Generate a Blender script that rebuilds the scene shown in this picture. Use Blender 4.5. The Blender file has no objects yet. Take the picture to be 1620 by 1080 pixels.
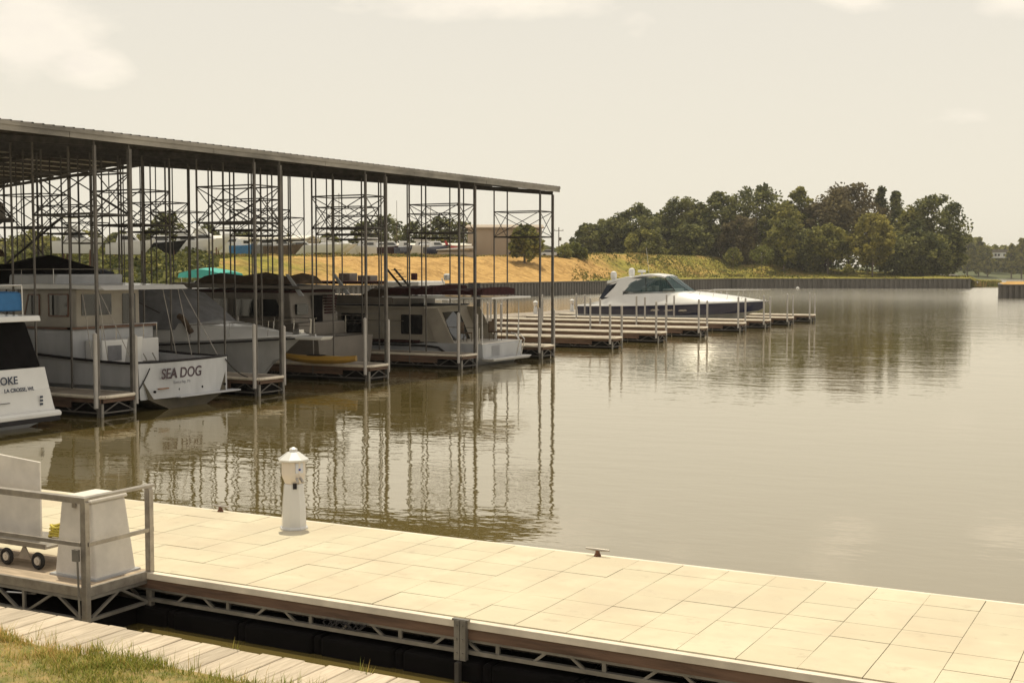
import bpy, math, random
from mathutils import Vector, Matrix
R = math.radians
random.seed(7)
SC = bpy.context.scene
COL = SC.collection

# ------------------------------------------------------------------ camera
CAMH, FPX, YAW = 4.4, 2000.0, R(28.4)
PITCH = math.atan(112 / FPX)
cd = bpy.data.cameras.new('camera'); cam = bpy.data.objects.new('camera', cd); COL.objects.link(cam)
cd.sensor_width = 36; cd.lens = FPX / 1620 * 36; cd.clip_start = .1; cd.clip_end = 9000
cam.location = (0, 0, CAMH); cam.rotation_euler = (math.pi / 2 - PITCH, 0, YAW)
SC.camera = cam

# ------------------------------------------------------------------ sky
SUN_EL, SUN_AZ = R(73), R(128)
sun_dir = Vector((math.cos(SUN_EL) * math.cos(SUN_AZ), math.cos(SUN_EL) * math.sin(SUN_AZ), math.sin(SUN_EL)))
W = bpy.data.worlds.new("World"); SC.world = W; W.use_nodes = True
nt = W.node_tree; N = nt.nodes; Lk = nt.links
for n in list(N): N.remove(n)
out = N.new('ShaderNodeOutputWorld'); bg = N.new('ShaderNodeBackground'); Lk.new(bg.outputs[0], out.inputs[0])
sky = N.new('ShaderNodeTexSky'); sky.sky_type = 'NISHITA'; sky.sun_disc = False
sky.sun_elevation = SUN_EL; sky.sun_rotation = math.pi / 2 - SUN_AZ; sky.dust_density = 4; sky.air_density = 1.2
tc = N.new('ShaderNodeTexCoord')
rot = N.new('ShaderNodeVectorRotate'); rot.rotation_type = 'Z_AXIS'; rot.inputs['Angle'].default_value = -YAW
Lk.new(tc.outputs['Generated'], rot.inputs['Vector'])
sep = N.new('ShaderNodeSeparateXYZ'); Lk.new(rot.outputs[0], sep.inputs[0])
def wmath(op, a, b=None, c=None, clamp=False):
    m = N.new('ShaderNodeMath'); m.operation = op; m.use_clamp = clamp
    for i, v in enumerate((a, b, c)):
        if v is None: continue
        if isinstance(v, (int, float)): m.inputs[i].default_value = v
        else: Lk.new(v, m.inputs[i])
    return m.outputs[0]
def wmix(f, a, b):
    m = N.new('ShaderNodeMix'); m.data_type = 'RGBA'
    if isinstance(f, (int, float)): m.inputs[0].default_value = f
    else: Lk.new(f, m.inputs[0])
    for i, v in ((6, a), (7, b)):
        if isinstance(v, tuple): m.inputs[i].default_value = v + (1,)
        else: Lk.new(v, m.inputs[i])
    return m.outputs[2]
sc_ = N.new('ShaderNodeMix'); sc_.data_type = 'RGBA'; sc_.blend_type = 'MULTIPLY'; sc_.inputs[0].default_value = 1
Lk.new(sky.outputs[0], sc_.inputs[6]); sc_.inputs[7].default_value = (.085, .08, .07, 1)
# summer haze: milky cream low down, a little cooler higher up
el = wmath('MAXIMUM', sep.outputs['Z'], 0.0)
hz = wmath('SMOOTH_MIN', wmath('MULTIPLY', el, 2.6), 1.0, .3)
hazecol = wmix(hz, (.95, .885, .73), (.80, .76, .69))
base = wmix(.94, sc_.outputs[2], hazecol)
# clouds
no = N.new('ShaderNodeTexNoise'); no.inputs['Scale'].default_value = 9; no.inputs['Detail'].default_value = 8; no.inputs['Roughness'].default_value = .6
mp = N.new('ShaderNodeMapping'); mp.inputs['Scale'].default_value = (1, 1, 2.2); Lk.new(rot.outputs[0], mp.inputs[0]); Lk.new(mp.outputs[0], no.inputs['Vector'])
noi = no.outputs['Fac']
acc = None
def blob(px, py, w, h, s=1.0):
    """a cumulus bank: direction and angular size"""
    global acc
    cx = (px - 810) / FPX; cz = -(py - 428) / FPX
    dx = wmath('MULTIPLY', wmath('SUBTRACT', wmath('DIVIDE', sep.outputs['X'], wmath('MAXIMUM', sep.outputs['Y'], .05)), cx), FPX / w)
    dz = wmath('MULTIPLY', wmath('SUBTRACT', wmath('DIVIDE', sep.outputs['Z'], wmath('MAXIMUM', sep.outputs['Y'], .05)), cz), FPX / h)
    d = wmath('SQRT', wmath('ADD', wmath('MULTIPLY', dx, dx), wmath('MULTIPLY', dz, dz)))
    m = wmath('MULTIPLY', wmath('SUBTRACT', 1.0, d, clamp=True), s)
    acc = m if acc is None else wmath('MAXIMUM', acc, m)
blob(60, 40, 230, 130, 1.1); blob(150, 110, 130, 60); blob(740, 10, 290, 60, 1.0); blob(1000, 60, 80, 50, .55); blob(960, 85, 120, 30, .4)
blob(1350, 5, 130, 40); blob(1590, 8, 110, 45); blob(1525, 186, 90, 20, .45)
blob(1590, -10 - 0, 1, 1, .0); blob(1600, -20, 170, 80, .0); blob(1640, -60, 1, 1, 0); blob(1570, -130 + 70, 150, 60, .5); blob(1290, -40, 170, 60, .5); blob(1080, -20, 160, 50, .5)
hi = wmath('MULTIPLY', wmath('SUBTRACT', sep.outputs['Z'], .34, clamp=True), 1.4, clamp=True)
acc = wmath('MAXIMUM', acc, hi)
cl = wmath('MULTIPLY', wmath('SUBTRACT', wmath('ADD', wmath('MULTIPLY', noi, 4.2), wmath('MULTIPLY', acc, 2.3)), 2.95), .95, clamp=True)
cl = wmath('MULTIPLY', cl, .85)
shade = N.new('ShaderNodeTexNoise'); shade.inputs['Scale'].default_value = 16; shade.inputs['Detail'].default_value = 4
Lk.new(mp.outputs[0], shade.inputs['Vector'])
ccol = wmix(shade.outputs['Fac'], (1.16, 1.07, .88), (.92, .84, .75))
fin = wmix(cl, base, ccol)
Lk.new(fin, bg.inputs['Color']); bg.inputs['Strength'].default_value = 1.0

sl = bpy.data.lights.new('sun', 'SUN'); so = bpy.data.objects.new('sun', sl); COL.objects.link(so)
sl.energy = 3.8; sl.angle = R(.5); sl.color = (1.0, .915, .70)
so.rotation_euler = sun_dir.to_track_quat('Z', 'Y').to_euler(); so.location = (0, 0, 60)
SC.view_settings.view_transform = 'Standard'; SC.view_settings.look = 'None'; SC.view_settings.exposure = 0; SC.view_settings.gamma = 1

# ------------------------------------------------------------------ geometry helpers
cp, sp = math.cos(PITCH), math.sin(PITCH); cy_, sy_ = math.cos(YAW), math.sin(YAW)
def ray(x, y):
    dx = (x - 810) / FPX; dy = -(y - 540) / FPX
    a, b, z = dx, cp + dy * sp, -sp + dy * cp
    return a * cy_ - b * sy_, a * sy_ + b * cy_, z
def atd(x, y, D):
    """a surveyed point: bearing from the photo, distance from the map"""
    r = ray(x, y); b = -r[0] * sy_ + r[1] * cy_; t = D / b
    return Vector((r[0] * t, r[1] * t, CAMH + r[2] * t))

def tag(o, label=None, cat=None, group=None, kind=None):
    if label: o['label'] = label
    if cat: o['category'] = cat
    if group: o['group'] = group
    if kind: o['kind'] = kind
    return o
def thing(name, label, cat, loc=(0, 0, 0), rz=0, group=None, scale=1):
    o = bpy.data.objects.new(name, None); COL.objects.link(o); o.location = loc; o.rotation_euler = (0, 0, rz); o.scale = (scale,) * 3
    o.empty_display_size = .3
    return tag(o, label, cat, group)
def copy_tree(o, parent=None):
    c = o.copy(); COL.objects.link(c)
    if parent: c.parent = parent
    for ch in o.children: copy_tree(ch, c)
    return c

class MB:
    def __init__(s): s.v = []; s.f = []; s.m = []
    def add(s, vs, fs, mi=0):
        k = len(s.v); s.v += [tuple(v) for v in vs]; s.f += [tuple(i + k for i in f) for f in fs]
        s.m += [mi] * len(fs) if isinstance(mi, int) else list(mi); return s
    def box(s, x0, x1, y0, y1, z0, z1, mi=0):
        return s.add([(x0, y0, z0), (x1, y0, z0), (x1, y1, z0), (x0, y1, z0), (x0, y0, z1), (x1, y0, z1), (x1, y1, z1), (x0, y1, z1)],
                     [(0, 3, 2, 1), (4, 5, 6, 7), (0, 1, 5, 4), (1, 2, 6, 5), (2, 3, 7, 6), (3, 0, 4, 7)], mi)
    def bar(s, p, q, w, h=None, mi=0, up=(0, 0, 1)):
        h = h or w; p = Vector(p); q = Vector(q); d = (q - p).normalized(); u = Vector(up)
        if abs(d.dot(u)) > .98: u = Vector((1, 0, 0))
        a = d.cross(u).normalized(); b = a.cross(d).normalized(); a *= w / 2; b *= h / 2
        vs = [c + i * a + j * b for c in (p, q) for i, j in ((-1, -1), (1, -1), (1, 1), (-1, 1))]
        return s.add(vs, [(0, 1, 2, 3), (4, 7, 6, 5), (0, 4, 5, 1), (1, 5, 6, 2), (2, 6, 7, 3), (3, 7, 4, 0)], mi)
    def tube(s, p, q, r, n=8, r2=None, mi=0):
        r2 = r if r2 is None else r2; p = Vector(p); q = Vector(q); d = (q - p).normalized()
        u = Vector((0, 0, 1)) if abs(d.z) < .95 else Vector((1, 0, 0))
        a = d.cross(u).normalized(); b = a.cross(d).normalized()
        vs = []
        for c, rr in ((p, r), (q, r2)):
            for i in range(n):
                t = 2 * math.pi * i / n; vs.append(c + a * rr * math.cos(t) + b * rr * math.sin(t))
        fs = [(i, (i + 1) % n, n + (i + 1) % n, n + i) for i in range(n)] + [tuple(range(n))[::-1], tuple(range(n, 2 * n))]
        return s.add(vs, fs, mi)
    def path(s, pts, r, n=6, mi=0):
        for a, b in zip(pts[:-1], pts[1:]): s.tube(a, b, r, n, mi=mi)
        return s
    def loft(s, rings, cap=True, closed=True, mi=0):
        n = len(rings[0]); vs = [p for r in rings for p in r]; fs = []; ms = []
        m = n if closed else n - 1
        for k in range(len(rings) - 1):
            for i in range(m):
                j = (i + 1) % n; fs.append((k * n + i, k * n + j, (k + 1) * n + j, (k + 1) * n + i)); ms.append(mi[i] if isinstance(mi, (list, tuple)) else mi)
        if cap:
            e = mi[0] if isinstance(mi, (list, tuple)) else mi
            fs.append(tuple(range(n))[::-1]); fs.append(tuple(range((len(rings) - 1) * n, len(rings) * n))); ms += [e, e]
        return s.add(vs, fs, ms)
    def prism(s, poly, y0, y1, mi=0, axis='y', taper=0):
        """polygon in (x,z) extruded along y (or (y,z) along x; (x,y) along z)"""
        def P(a, b, c):
            return (a, c, b) if axis == 'y' else ((c, a, b) if axis == 'x' else (a, b, c))
        n = len(poly)
        r0 = [P(a, b, y0) for a, b in poly]; r1 = [P(a, b, y1) for a, b in poly]
        return s.loft([r0, r1], mi=mi)
    def lathe(s, prof, c=(0, 0, 0), n=16, mi=0, rot0=0):
        rings = [[(c[0] + r * math.cos(rot0 + 2 * math.pi * i / n), c[1] + r * math.sin(rot0 + 2 * math.pi * i / n), c[2] + z) for i in range(n)] for r, z in prof]
        return s.loft(rings, mi=mi)
    def build(s, name, mat, parent=None, bevel=0, smooth=False, loc=None, seg=2):
        me = bpy.data.meshes.new(name); me.from_pydata(s.v, [], s.f)
        mats = mat if isinstance(mat, (list, tuple)) else [mat]
        for m in mats: me.materials.append(m)
        if len(mats) > 1: me.polygons.foreach_set('material_index', s.m)
        me.update()
        import bmesh
        b = bmesh.new(); b.from_mesh(me)
        bmesh.ops.recalc_face_normals(b, faces=b.faces); b.to_mesh(me); b.free()
        if smooth:
            me.polygons.foreach_set('use_smooth', [True] * len(me.polygons))
            try: me.set_sharp_from_angle(angle=R(38))
            except Exception: pass
        o = bpy.data.objects.new(name, me); COL.objects.link(o)
        if parent: o.parent = parent
        if loc: o.location = loc
        if bevel:
            md = o.modifiers.new('bevel', 'BEVEL'); md.width = bevel; md.segments = seg; md.limit_method = 'ANGLE'; md.angle_limit = R(40)
        return o

def buildsep(mb, name, mat_, parent, **kw):
    """one object per connected piece"""
    par = list(range(len(mb.v)))
    def find(i):
        while par[i] != i: par[i] = par[par[i]]; i = par[i]
        return i
    for f in mb.f:
        for a in f[1:]: par[find(a)] = find(f[0])
    groups = {}
    for f in mb.f: groups.setdefault(find(f[0]), []).append(f)
    out_ = []
    for fs in groups.values():
        ids = sorted({i for f in fs for i in f}); m_ = {v: k for k, v in enumerate(ids)}; n_ = MB(); n_.v = [mb.v[i] for i in ids]; n_.f = [tuple(m_[i] for i in f) for f in fs]; n_.m = [0] * len(fs)
        out_.append(n_.build(name, mat_, parent, **kw))
    return out_

# ------------------------------------------------------------------ materials
def mat(name, col, rough=.6, metal=0, vary=.12, nscale=2.0, col2=None, bump=0, bscale=None, spec=.5, stretch=(1, 1, 1), detail=5, contrast=(.35, .65), coat=0, obj=True, island=0):
    m = bpy.data.materials.new(name); m.use_nodes = True; t = m.node_tree; n = t.nodes; b = n['Principled BSDF']
    b.inputs['Roughness'].default_value = rough; b.inputs['Metallic'].default_value = metal
    b.inputs['Specular IOR Level'].default_value = spec; b.inputs['Coat Weight'].default_value = coat
    c = n.new('ShaderNodeTexCoord'); mpn = n.new('ShaderNodeMapping'); mpn.inputs['Scale'].default_value = stretch
    g = n.new('ShaderNodeNewGeometry')
    t.links.new(c.outputs['Object'] if obj else g.outputs['Position'], mpn.inputs[0])
    no = n.new('ShaderNodeTexNoise'); no.inputs['Scale'].default_value = nscale; no.inputs['Detail'].default_value = detail; no.inputs['Roughness'].default_value = .6
    t.links.new(mpn.outputs[0], no.inputs['Vector'])
    mr = n.new('ShaderNodeMapRange'); mr.inputs[1].default_value = contrast[0]; mr.inputs[2].default_value = contrast[1]
    t.links.new(no.outputs['Fac'], mr.inputs[0])
    mx = n.new('ShaderNodeMix'); mx.data_type = 'RGBA'
    c2 = col2 or tuple(x * (1 - vary * 2) for x in col)
    mx.inputs[6].default_value = tuple(col) + (1,); mx.inputs[7].default_value = tuple(c2) + (1,)
    t.links.new(mr.outputs[0], mx.inputs[0]); t.links.new(mx.outputs[2], b.inputs['Base Color'])
    if island:
        im = n.new('ShaderNodeMapRange'); im.inputs[3].default_value = 1 - island; im.inputs[4].default_value = 1.0; t.links.new(g.outputs['Random Per Island'], im.inputs[0])
        hs_ = n.new('ShaderNodeHueSaturation'); t.links.new(im.outputs[0], hs_.inputs['Value']); t.links.new(mx.outputs[2], hs_.inputs['Color']); t.links.new(hs_.outputs[0], b.inputs['Base Color'])
    if bump:
        bn = n.new('ShaderNodeBump'); bn.inputs['Strength'].default_value = bump; bn.inputs['Distance'].default_value = .02
        if bscale:
            n2 = n.new('ShaderNodeTexNoise'); n2.inputs['Scale'].default_value = bscale; n2.inputs['Detail'].default_value = 4
            t.links.new(mpn.outputs[0], n2.inputs['Vector']); t.links.new(n2.outputs['Fac'], bn.inputs['Height'])
        else: t.links.new(no.outputs['Fac'], bn.inputs['Height'])
        t.links.new(bn.outputs[0], b.inputs['Normal'])
    return m
M = {}
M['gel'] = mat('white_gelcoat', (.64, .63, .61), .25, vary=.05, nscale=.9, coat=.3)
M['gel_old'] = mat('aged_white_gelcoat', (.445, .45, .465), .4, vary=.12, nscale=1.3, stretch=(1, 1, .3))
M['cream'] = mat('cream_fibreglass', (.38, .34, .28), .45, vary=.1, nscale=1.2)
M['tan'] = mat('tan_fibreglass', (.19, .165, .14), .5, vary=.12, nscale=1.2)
M['navy'] = mat('navy_gelcoat', (.016, .020, .055), .15, vary=.15, nscale=.7, coat=.5)
M['maroon'] = mat('maroon_canvas', (.050, .015, .016), .9, spec=.15, vary=.25, nscale=5, bump=.3)
M['black_canvas'] = mat('black_canvas', (.006, .005, .006), .95, spec=.12, vary=.3, nscale=4, bump=.4)
M['navy_canvas'] = mat('navy_canvas', (.02, .028, .05), .9, vary=.25, nscale=4, bump=.3)
M['grey_canvas'] = mat('grey_canvas', (.20, .20, .21), .95, vary=.15, nscale=2, bump=.5)
M['brown_canvas'] = mat('brown_canvas', (.12, .085, .06), .95, spec=.15, vary=.2, nscale=3, bump=.5)
M['blue_canvas'] = mat('blue_canvas', (.035, .15, .34), .9, vary=.1, nscale=3, bump=.3)
M['teal_canvas'] = mat('turquoise_canvas', (.05, .34, .29), .8, vary=.1, nscale=3, bump=.3)
M['glass'] = mat('tinted_glass', (.012, .013, .015), .06, vary=.2, nscale=1, spec=.8)
M['bottom'] = mat('bottom_paint', (.075, .06, .035), .7, vary=.2)
M['trim'] = mat('dark_trim', (.02, .017, .02), .6, spec=.25, vary=.2)
M['teak'] = mat('varnished_teak', (.16, .065, .03), .35, vary=.25, nscale=6, stretch=(.3, 3, 3))
M['steel'] = mat('galvanised_steel', (.30, .28, .25), .5, .55, vary=.2, nscale=3, bump=.05)
M['steel_col'] = mat('painted_column_steel', (.15, .135, .12), .6, .3, vary=.2, nscale=2)
M['steel_dark'] = mat('weathered_steel', (.085, .075, .066), .6, .3, vary=.25, nscale=3)
M['chrome'] = mat('polished_stainless', (.62, .60, .57), .2, .9, vary=.05)
M['alu'] = mat('aluminium_rail', (.42, .38, .33), .4, .6, vary=.15, nscale=8)
M['pvc'] = mat('white_vinyl', (.42, .39, .36), .45, vary=.12, nscale=3, stretch=(1, 1, .4))
M['rubrail'] = mat('cream_rub_rail', (.72, .64, .52), .55, vary=.12, nscale=2.5)
M['wood_dark'] = mat('treated_timber', (.17, .10, .065), .85, vary=.28, nscale=3, stretch=(.35, 1, 3), bump=.35, bscale=12)
M['wood_deck'] = mat('weathered_decking', (.30, .25, .20), .85, vary=.2, nscale=2, stretch=(1, 1, 1), bump=.2, bscale=9)
M['plank'] = mat('boardwalk_plank', (.56, .47, .36), .85, nscale=9, stretch=(3.2, .35, 1), col2=(.38, .31, .23), bump=.5, contrast=(.38, .72), island=.28)
M['float'] = mat('black_float', (.004, .003, .003), .9, vary=.3, nscale=3, spec=.15)
M['pipe'] = mat('white_float_pipe', (.42, .38, .33), .5, vary=.25, nscale=3)
M['roof'] = mat('roof_sheet', (.19, .165, .14), .5, .3, vary=.15, nscale=.5)
M['fascia'] = mat('eave_flashing', (.34, .31, .265), .5, .25, vary=.3, nscale=.35, stretch=(1, 1, 3))
M['soffit'] = mat('roof_underside', (.52, .48, .42), .6, .1, vary=.15, nscale=.6)
M['panel'] = mat('white_panel', (.74, .69, .62), .45, vary=.10, nscale=2.5)
M['plywood'] = mat('plywood_floor', (.46, .36, .26), .85, vary=.2, nscale=4, stretch=(.5, 3, 1), bump=.2)
M['rubber'] = mat('tyre_rubber', (.018, .016, .015), .8, vary=.2)
M['hub'] = mat('wheel_hub', (.62, .56, .48), .5, vary=.1)
M['hose'] = mat('yellow_hose', (.62, .50, .06), .45, vary=.12)
M['rust'] = mat('rusty_iron', (.20, .09, .05), .8, .3, vary=.3, nscale=20)
M['kayak'] = mat('yellow_plastic', (.38, .22, .04), .35, vary=.1)
M['ink'] = mat('dark_lettering', (.045, .018, .03), .5, vary=.1)
M['ink_blue'] = mat('navy_lettering', (.02, .03, .06), .5, vary=.1)
M['ink_grey'] = mat('grey_lettering', (.30, .30, .33), .5, vary=.1)
M['gold'] = mat('gilt_badge', (.30, .13, .05), .5, .2, vary=.2)
M['blue_label'] = mat('blue_label', (.03, .05, .30), .5, vary=.1)
M['label'] = mat('pale_sticker', (.60, .62, .68), .5, vary=.1)
M['red'] = mat('red_paint', (.45, .03, .03), .4, vary=.15)
M['rope'] = mat('dark_rope', (.03, .028, .03), .9, vary=.2)
M['wall_tan'] = mat('tan_metal_cladding', (.34, .27, .20), .6, .1, vary=.08, nscale=.15, stretch=(1, 1, .2))
M['wall_beige'] = mat('beige_cladding', (.36, .30, .23), .7, vary=.1, nscale=.15)
M['roof_pale'] = mat('pale_roof', (.70, .66, .58), .6, vary=.08, nscale=.2)
M['doorway'] = mat('dark_doorway', (.05, .06, .09), .6, vary=.1)
M['bark'] = mat('bark', (.16, .12, .09), .9, vary=.3, nscale=1.5, stretch=(1, 1, .3))
M['pile'] = mat('sheet_piling', (.125, .115, .105), .7, .2, nscale=.35, col2=(.075, .068, .062), stretch=(1, 1, .25), contrast=(.3, .7))
M['pile_cap'] = mat('steel_cap', (.09, .08, .07), .6, .3, vary=.2)
M['rock'] = mat('riprap_stone', (.34, .31, .28), .9, vary=.3, nscale=.8)

def clearglass():
    m = bpy.data.materials.new('windshield_glass'); m.use_nodes = True; t = m.node_tree; n = t.nodes
    b = n['Principled BSDF']; b.inputs['Base Color'].default_value = (.03, .07, .08, 1); b.inputs['Roughness'].default_value = .04; b.inputs['Specular IOR Level'].default_value = .8
    tr = n.new('ShaderNodeBsdfTransparent'); tr.inputs[0].default_value = (.72, .80, .82, 1)
    no = n.new('ShaderNodeTexNoise'); no.inputs['Scale'].default_value = .8
    mr = n.new('ShaderNodeMapRange'); mr.inputs[3].default_value = .35; mr.inputs[4].default_value = .6; t.links.new(no.outputs['Fac'], mr.inputs[0])
    mx = n.new('ShaderNodeMixShader'); t.links.new(mr.outputs[0], mx.inputs[0]); t.links.new(b.outputs[0], mx.inputs[1]); t.links.new(tr.outputs[0], mx.inputs[2])
    t.links.new(mx.outputs[0], n['Material Output'].inputs[0]); return m
M['clear'] = clearglass()

def leafmat(name, c1, c2, c3):
    m = bpy.data.materials.new(name); m.use_nodes = True; t = m.node_tree; n = t.nodes; b = n['Principled BSDF']
    b.inputs['Roughness'].default_value = .75; b.inputs['Specular IOR Level'].default_value = .2
    g = n.new('ShaderNodeNewGeometry'); no = n.new('ShaderNodeTexNoise'); no.inputs['Scale'].default_value = .22; no.inputs['Detail'].default_value = 3
    t.links.new(g.outputs['Position'], no.inputs['Vector'])
    cr = n.new('ShaderNodeValToRGB'); cr.color_ramp.elements[0].position = .36; cr.color_ramp.elements[0].color = c1 + (1,)
    cr.color_ramp.elements[1].position = .66; cr.color_ramp.elements[1].color = c3 + (1,)
    e = cr.color_ramp.elements.new(.5); e.color = c2 + (1,)
    wn = n.new('ShaderNodeMath'); wn.operation = 'MULTIPLY_ADD'; wn.inputs[1].default_value = .3; 
    t.links.new(g.outputs['Random Per Island'], wn.inputs[0])
    sb = n.new('ShaderNodeMath'); sb.operation = 'SUBTRACT'; sb.inputs[1].default_value = .15
    t.links.new(no.outputs['Fac'], sb.inputs[0]); t.links.new(sb.outputs[0], wn.inputs[2])
    t.links.new(wn.outputs[0], cr.inputs[0]); t.links.new(cr.outputs[0], b.inputs['Base Color'])
    tl = n.new('ShaderNodeBsdfTranslucent'); t.links.new(cr.outputs[0], tl.inputs[0])
    mx = n.new('ShaderNodeMixShader'); mx.inputs[0].default_value = .3
    t.links.new(b.outputs[0], mx.inputs[1]); t.links.new(tl.outputs[0], mx.inputs[2]); t.links.new(mx.outputs[0], n['Material Output'].inputs[0])
    return m
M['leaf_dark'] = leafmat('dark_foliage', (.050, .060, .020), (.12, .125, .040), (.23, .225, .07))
M['leaf_mid'] = leafmat('olive_foliage', (.085, .09, .024), (.18, .175, .042), (.30, .275, .075))
M['leaf_yellow'] = leafmat('yellowing_foliage', (.12, .11, .026), (.23, .205, .045), (.35, .30, .075))
M['leaf_brown'] = leafmat('brownish_foliage', (.08, .062, .034), (.13, .105, .05), (.19, .155, .07))
M['leaf_bush'] = leafmat('bright_bush_foliage', (.08, .09, .02), (.14, .15, .035), (.21, .21, .06))
M['grass'] = leafmat('grass_blades', (.15, .18, .026), (.30, .30, .06), (.55, .36, .13))
M['tuft'] = leafmat('bank_weeds', (.09, .10, .022), (.20, .19, .05), (.34, .24, .09))

def groundmat(name, orange=True):
    """embankment: dry orange straw with green patches (colour attribute 'veg' = how green)"""
    m = bpy.data.materials.new(name); m.use_nodes = True; t = m.node_tree; n = t.nodes; b = n['Principled BSDF']; b.inputs['Roughness'].default_value = .95
    b.inputs['Specular IOR Level'].default_value = .1
    g = n.new('ShaderNodeNewGeometry'); at = n.new('ShaderNodeAttribute'); at.attribute_name = 'veg'
    def noise(s, st=(1, 1, 1), d=5):
        mp = n.new('ShaderNodeMapping'); mp.inputs['Scale'].default_value = st; t.links.new(g.outputs['Position'], mp.inputs[0])
        x = n.new('ShaderNodeTexNoise'); x.inputs['Scale'].default_value = s; x.inputs['Detail'].default_value = d; x.inputs['Roughness'].default_value = .65
        t.links.new(mp.outputs[0], x.inputs['Vector']); return x.outputs['Fac']
    def mix(f, a, c):
        x = n.new('ShaderNodeMix'); x.data_type = 'RGBA'; t.links.new(f, x.inputs[0])
        for i, v in ((6, a), (7, c)):
            if isinstance(v, tuple): x.inputs[i].default_value = v + (1,)
            else: t.links.new(v, x.inputs[i])
        return x.outputs[2]
    def mr(f, a, c):
        x = n.new('ShaderNodeMapRange'); x.inputs[1].default_value = a; x.inputs[2].default_value = c; t.links.new(f, x.inputs[0]); return x.outputs[0]
    n1 = noise(.35); n2 = noise(.09, d=4); n3 = noise(1.1)
    straw = mix(mr(n1, .40, .60), (.48, .30, .11), (.32, .19, .065)); straw = mix(mr(n3, .5, .7), straw, (.60, .37, .14))
    green = mix(mr(n3, .4, .6), (.20, .185, .035), (.30, .25, .055)); green = mix(mr(n1, .46, .64), green, (.13, .12, .03))
    ad = n.new('ShaderNodeMath'); ad.operation = 'ADD'; t.links.new(at.outputs['Fac'], ad.inputs[0]); t.links.new(n2, ad.inputs[1])
    c = mix(mr(ad.outputs[0], .80, 1.1), straw, green)
    t.links.new(c, b.inputs['Base Color'])
    bn = n.new('ShaderNodeBump'); bn.inputs['Strength'].default_value = 1.0; bn.inputs['Distance'].default_value = 1.4; t.links.new(n1, bn.inputs['Height']); t.links.new(bn.outputs[0], b.inputs['Normal'])
    return m
M['bank'] = groundmat('embankment_ground')
M['soil'] = mat('grassy_soil', (.30, .21, .085), .95, nscale=6, col2=(.13, .13, .03), bump=.8, obj=False)

def watermat():
    m = bpy.data.materials.new('lake_water'); m.use_nodes = True; t = m.node_tree; n = t.nodes; b = n['Principled BSDF']
    b.inputs['Roughness'].default_value = .6; b.inputs['Specular IOR Level'].default_value = 0
    g = n.new('ShaderNodeNewGeometry')
    def noise(s, st, d=3, rough=.5, rz=0):
        mp = n.new('ShaderNodeMapping'); mp.inputs['Scale'].default_value = st; mp.inputs['Rotation'].default_value = (0, 0, rz); t.links.new(g.outputs['Position'], mp.inputs[0])
        x = n.new('ShaderNodeTexNoise'); x.inputs['Scale'].default_value = s; x.inputs['Detail'].default_value = d; x.inputs['Roughness'].default_value = rough
        t.links.new(mp.outputs[0], x.inputs['Vector']); return x.outputs['Fac']
    def M2(op, a, c):
        x = n.new('ShaderNodeMath'); x.operation = op
        for i, v in enumerate((a, c)):
            if isinstance(v, (int, float)): x.inputs[i].default_value = v
            else: t.links.new(v, x.inputs[i])
        return x.outputs[0]
    w1 = noise(1.15, (.55, 1.15, 1), 3, .5, R(-28)); w2 = noise(.28, (.6, 1.1, 1), 2, .5, R(-20)); w3 = noise(3.4, (.7, 1.2, 1), 2, .5, R(-28))
    gust = n.new('ShaderNodeMapRange'); gust.inputs[1].default_value = .42; gust.inputs[2].default_value = .62; gust.inputs[3].default_value = .35; gust.inputs[4].default_value = 1.0
    t.links.new(noise(.018, (1, .6, 1), 3, .5, R(15)), gust.inputs[0])
    h = M2('ADD', M2('MULTIPLY', w1, .030), M2('ADD', M2('MULTIPLY', w2, .05), M2('MULTIPLY', w3, .010)))
    bn = n.new('ShaderNodeBump'); bn.inputs['Distance'].default_value = 1.0
    ln = n.new('ShaderNodeVectorMath'); ln.operation = 'LENGTH'; t.links.new(g.outputs['Position'], ln.inputs[0])
    br_ = n.new('ShaderNodeMapRange'); br_.inputs[1].default_value = 45; br_.inputs[2].default_value = 160; br_.inputs[3].default_value = 1.0; br_.inputs[4].default_value = 4.0; t.links.new(ln.outputs['Value'], br_.inputs[0])
    t.links.new(M2('MULTIPLY', M2('MULTIPLY', gust.outputs[0], br_.outputs[0]), WAVE), bn.inputs['Strength']); t.links.new(h, bn.inputs['Height']); t.links.new(bn.outputs[0], b.inputs['Normal'])
    mx = n.new('ShaderNodeMix'); mx.data_type = 'RGBA'; mx.inputs[6].default_value = (.150, .112, .034, 1); mx.inputs[7].default_value = (.125, .096, .032, 1)
    t.links.new(noise(.03, (1, 1, 1)), mx.inputs[0]); t.links.new(mx.outputs[2], b.inputs['Base Color'])
    fr = n.new('ShaderNodeFresnel'); fr.inputs['IOR'].default_value = 1.33; t.links.new(bn.outputs[0], fr.inputs['Normal'])
    gl = n.new('ShaderNodeBsdfGlossy'); gl.inputs['Roughness'].default_value = .02; gl.inputs['Color'].default_value = (1.0, .965, .90, 1); t.links.new(bn.outputs[0], gl.inputs['Normal'])
    rr_ = n.new('ShaderNodeMapRange'); rr_.inputs[1].default_value = 45; rr_.inputs[2].default_value = 220; rr_.inputs[3].default_value = .02; rr_.inputs[4].default_value = .17; t.links.new(ln.outputs['Value'], rr_.inputs[0]); t.links.new(rr_.outputs[0], gl.inputs['Roughness'])
    ms = n.new('ShaderNodeMixShader'); t.links.new(M2('POWER', fr.outputs[0], .50), ms.inputs[0]); t.links.new(b.outputs[0], ms.inputs[1]); t.links.new(gl.outputs[0], ms.inputs[2])
    t.links.new(ms.outputs[0], n['Material Output'].inputs[0])
    return m
WAVE = .42
M['water'] = watermat()

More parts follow.
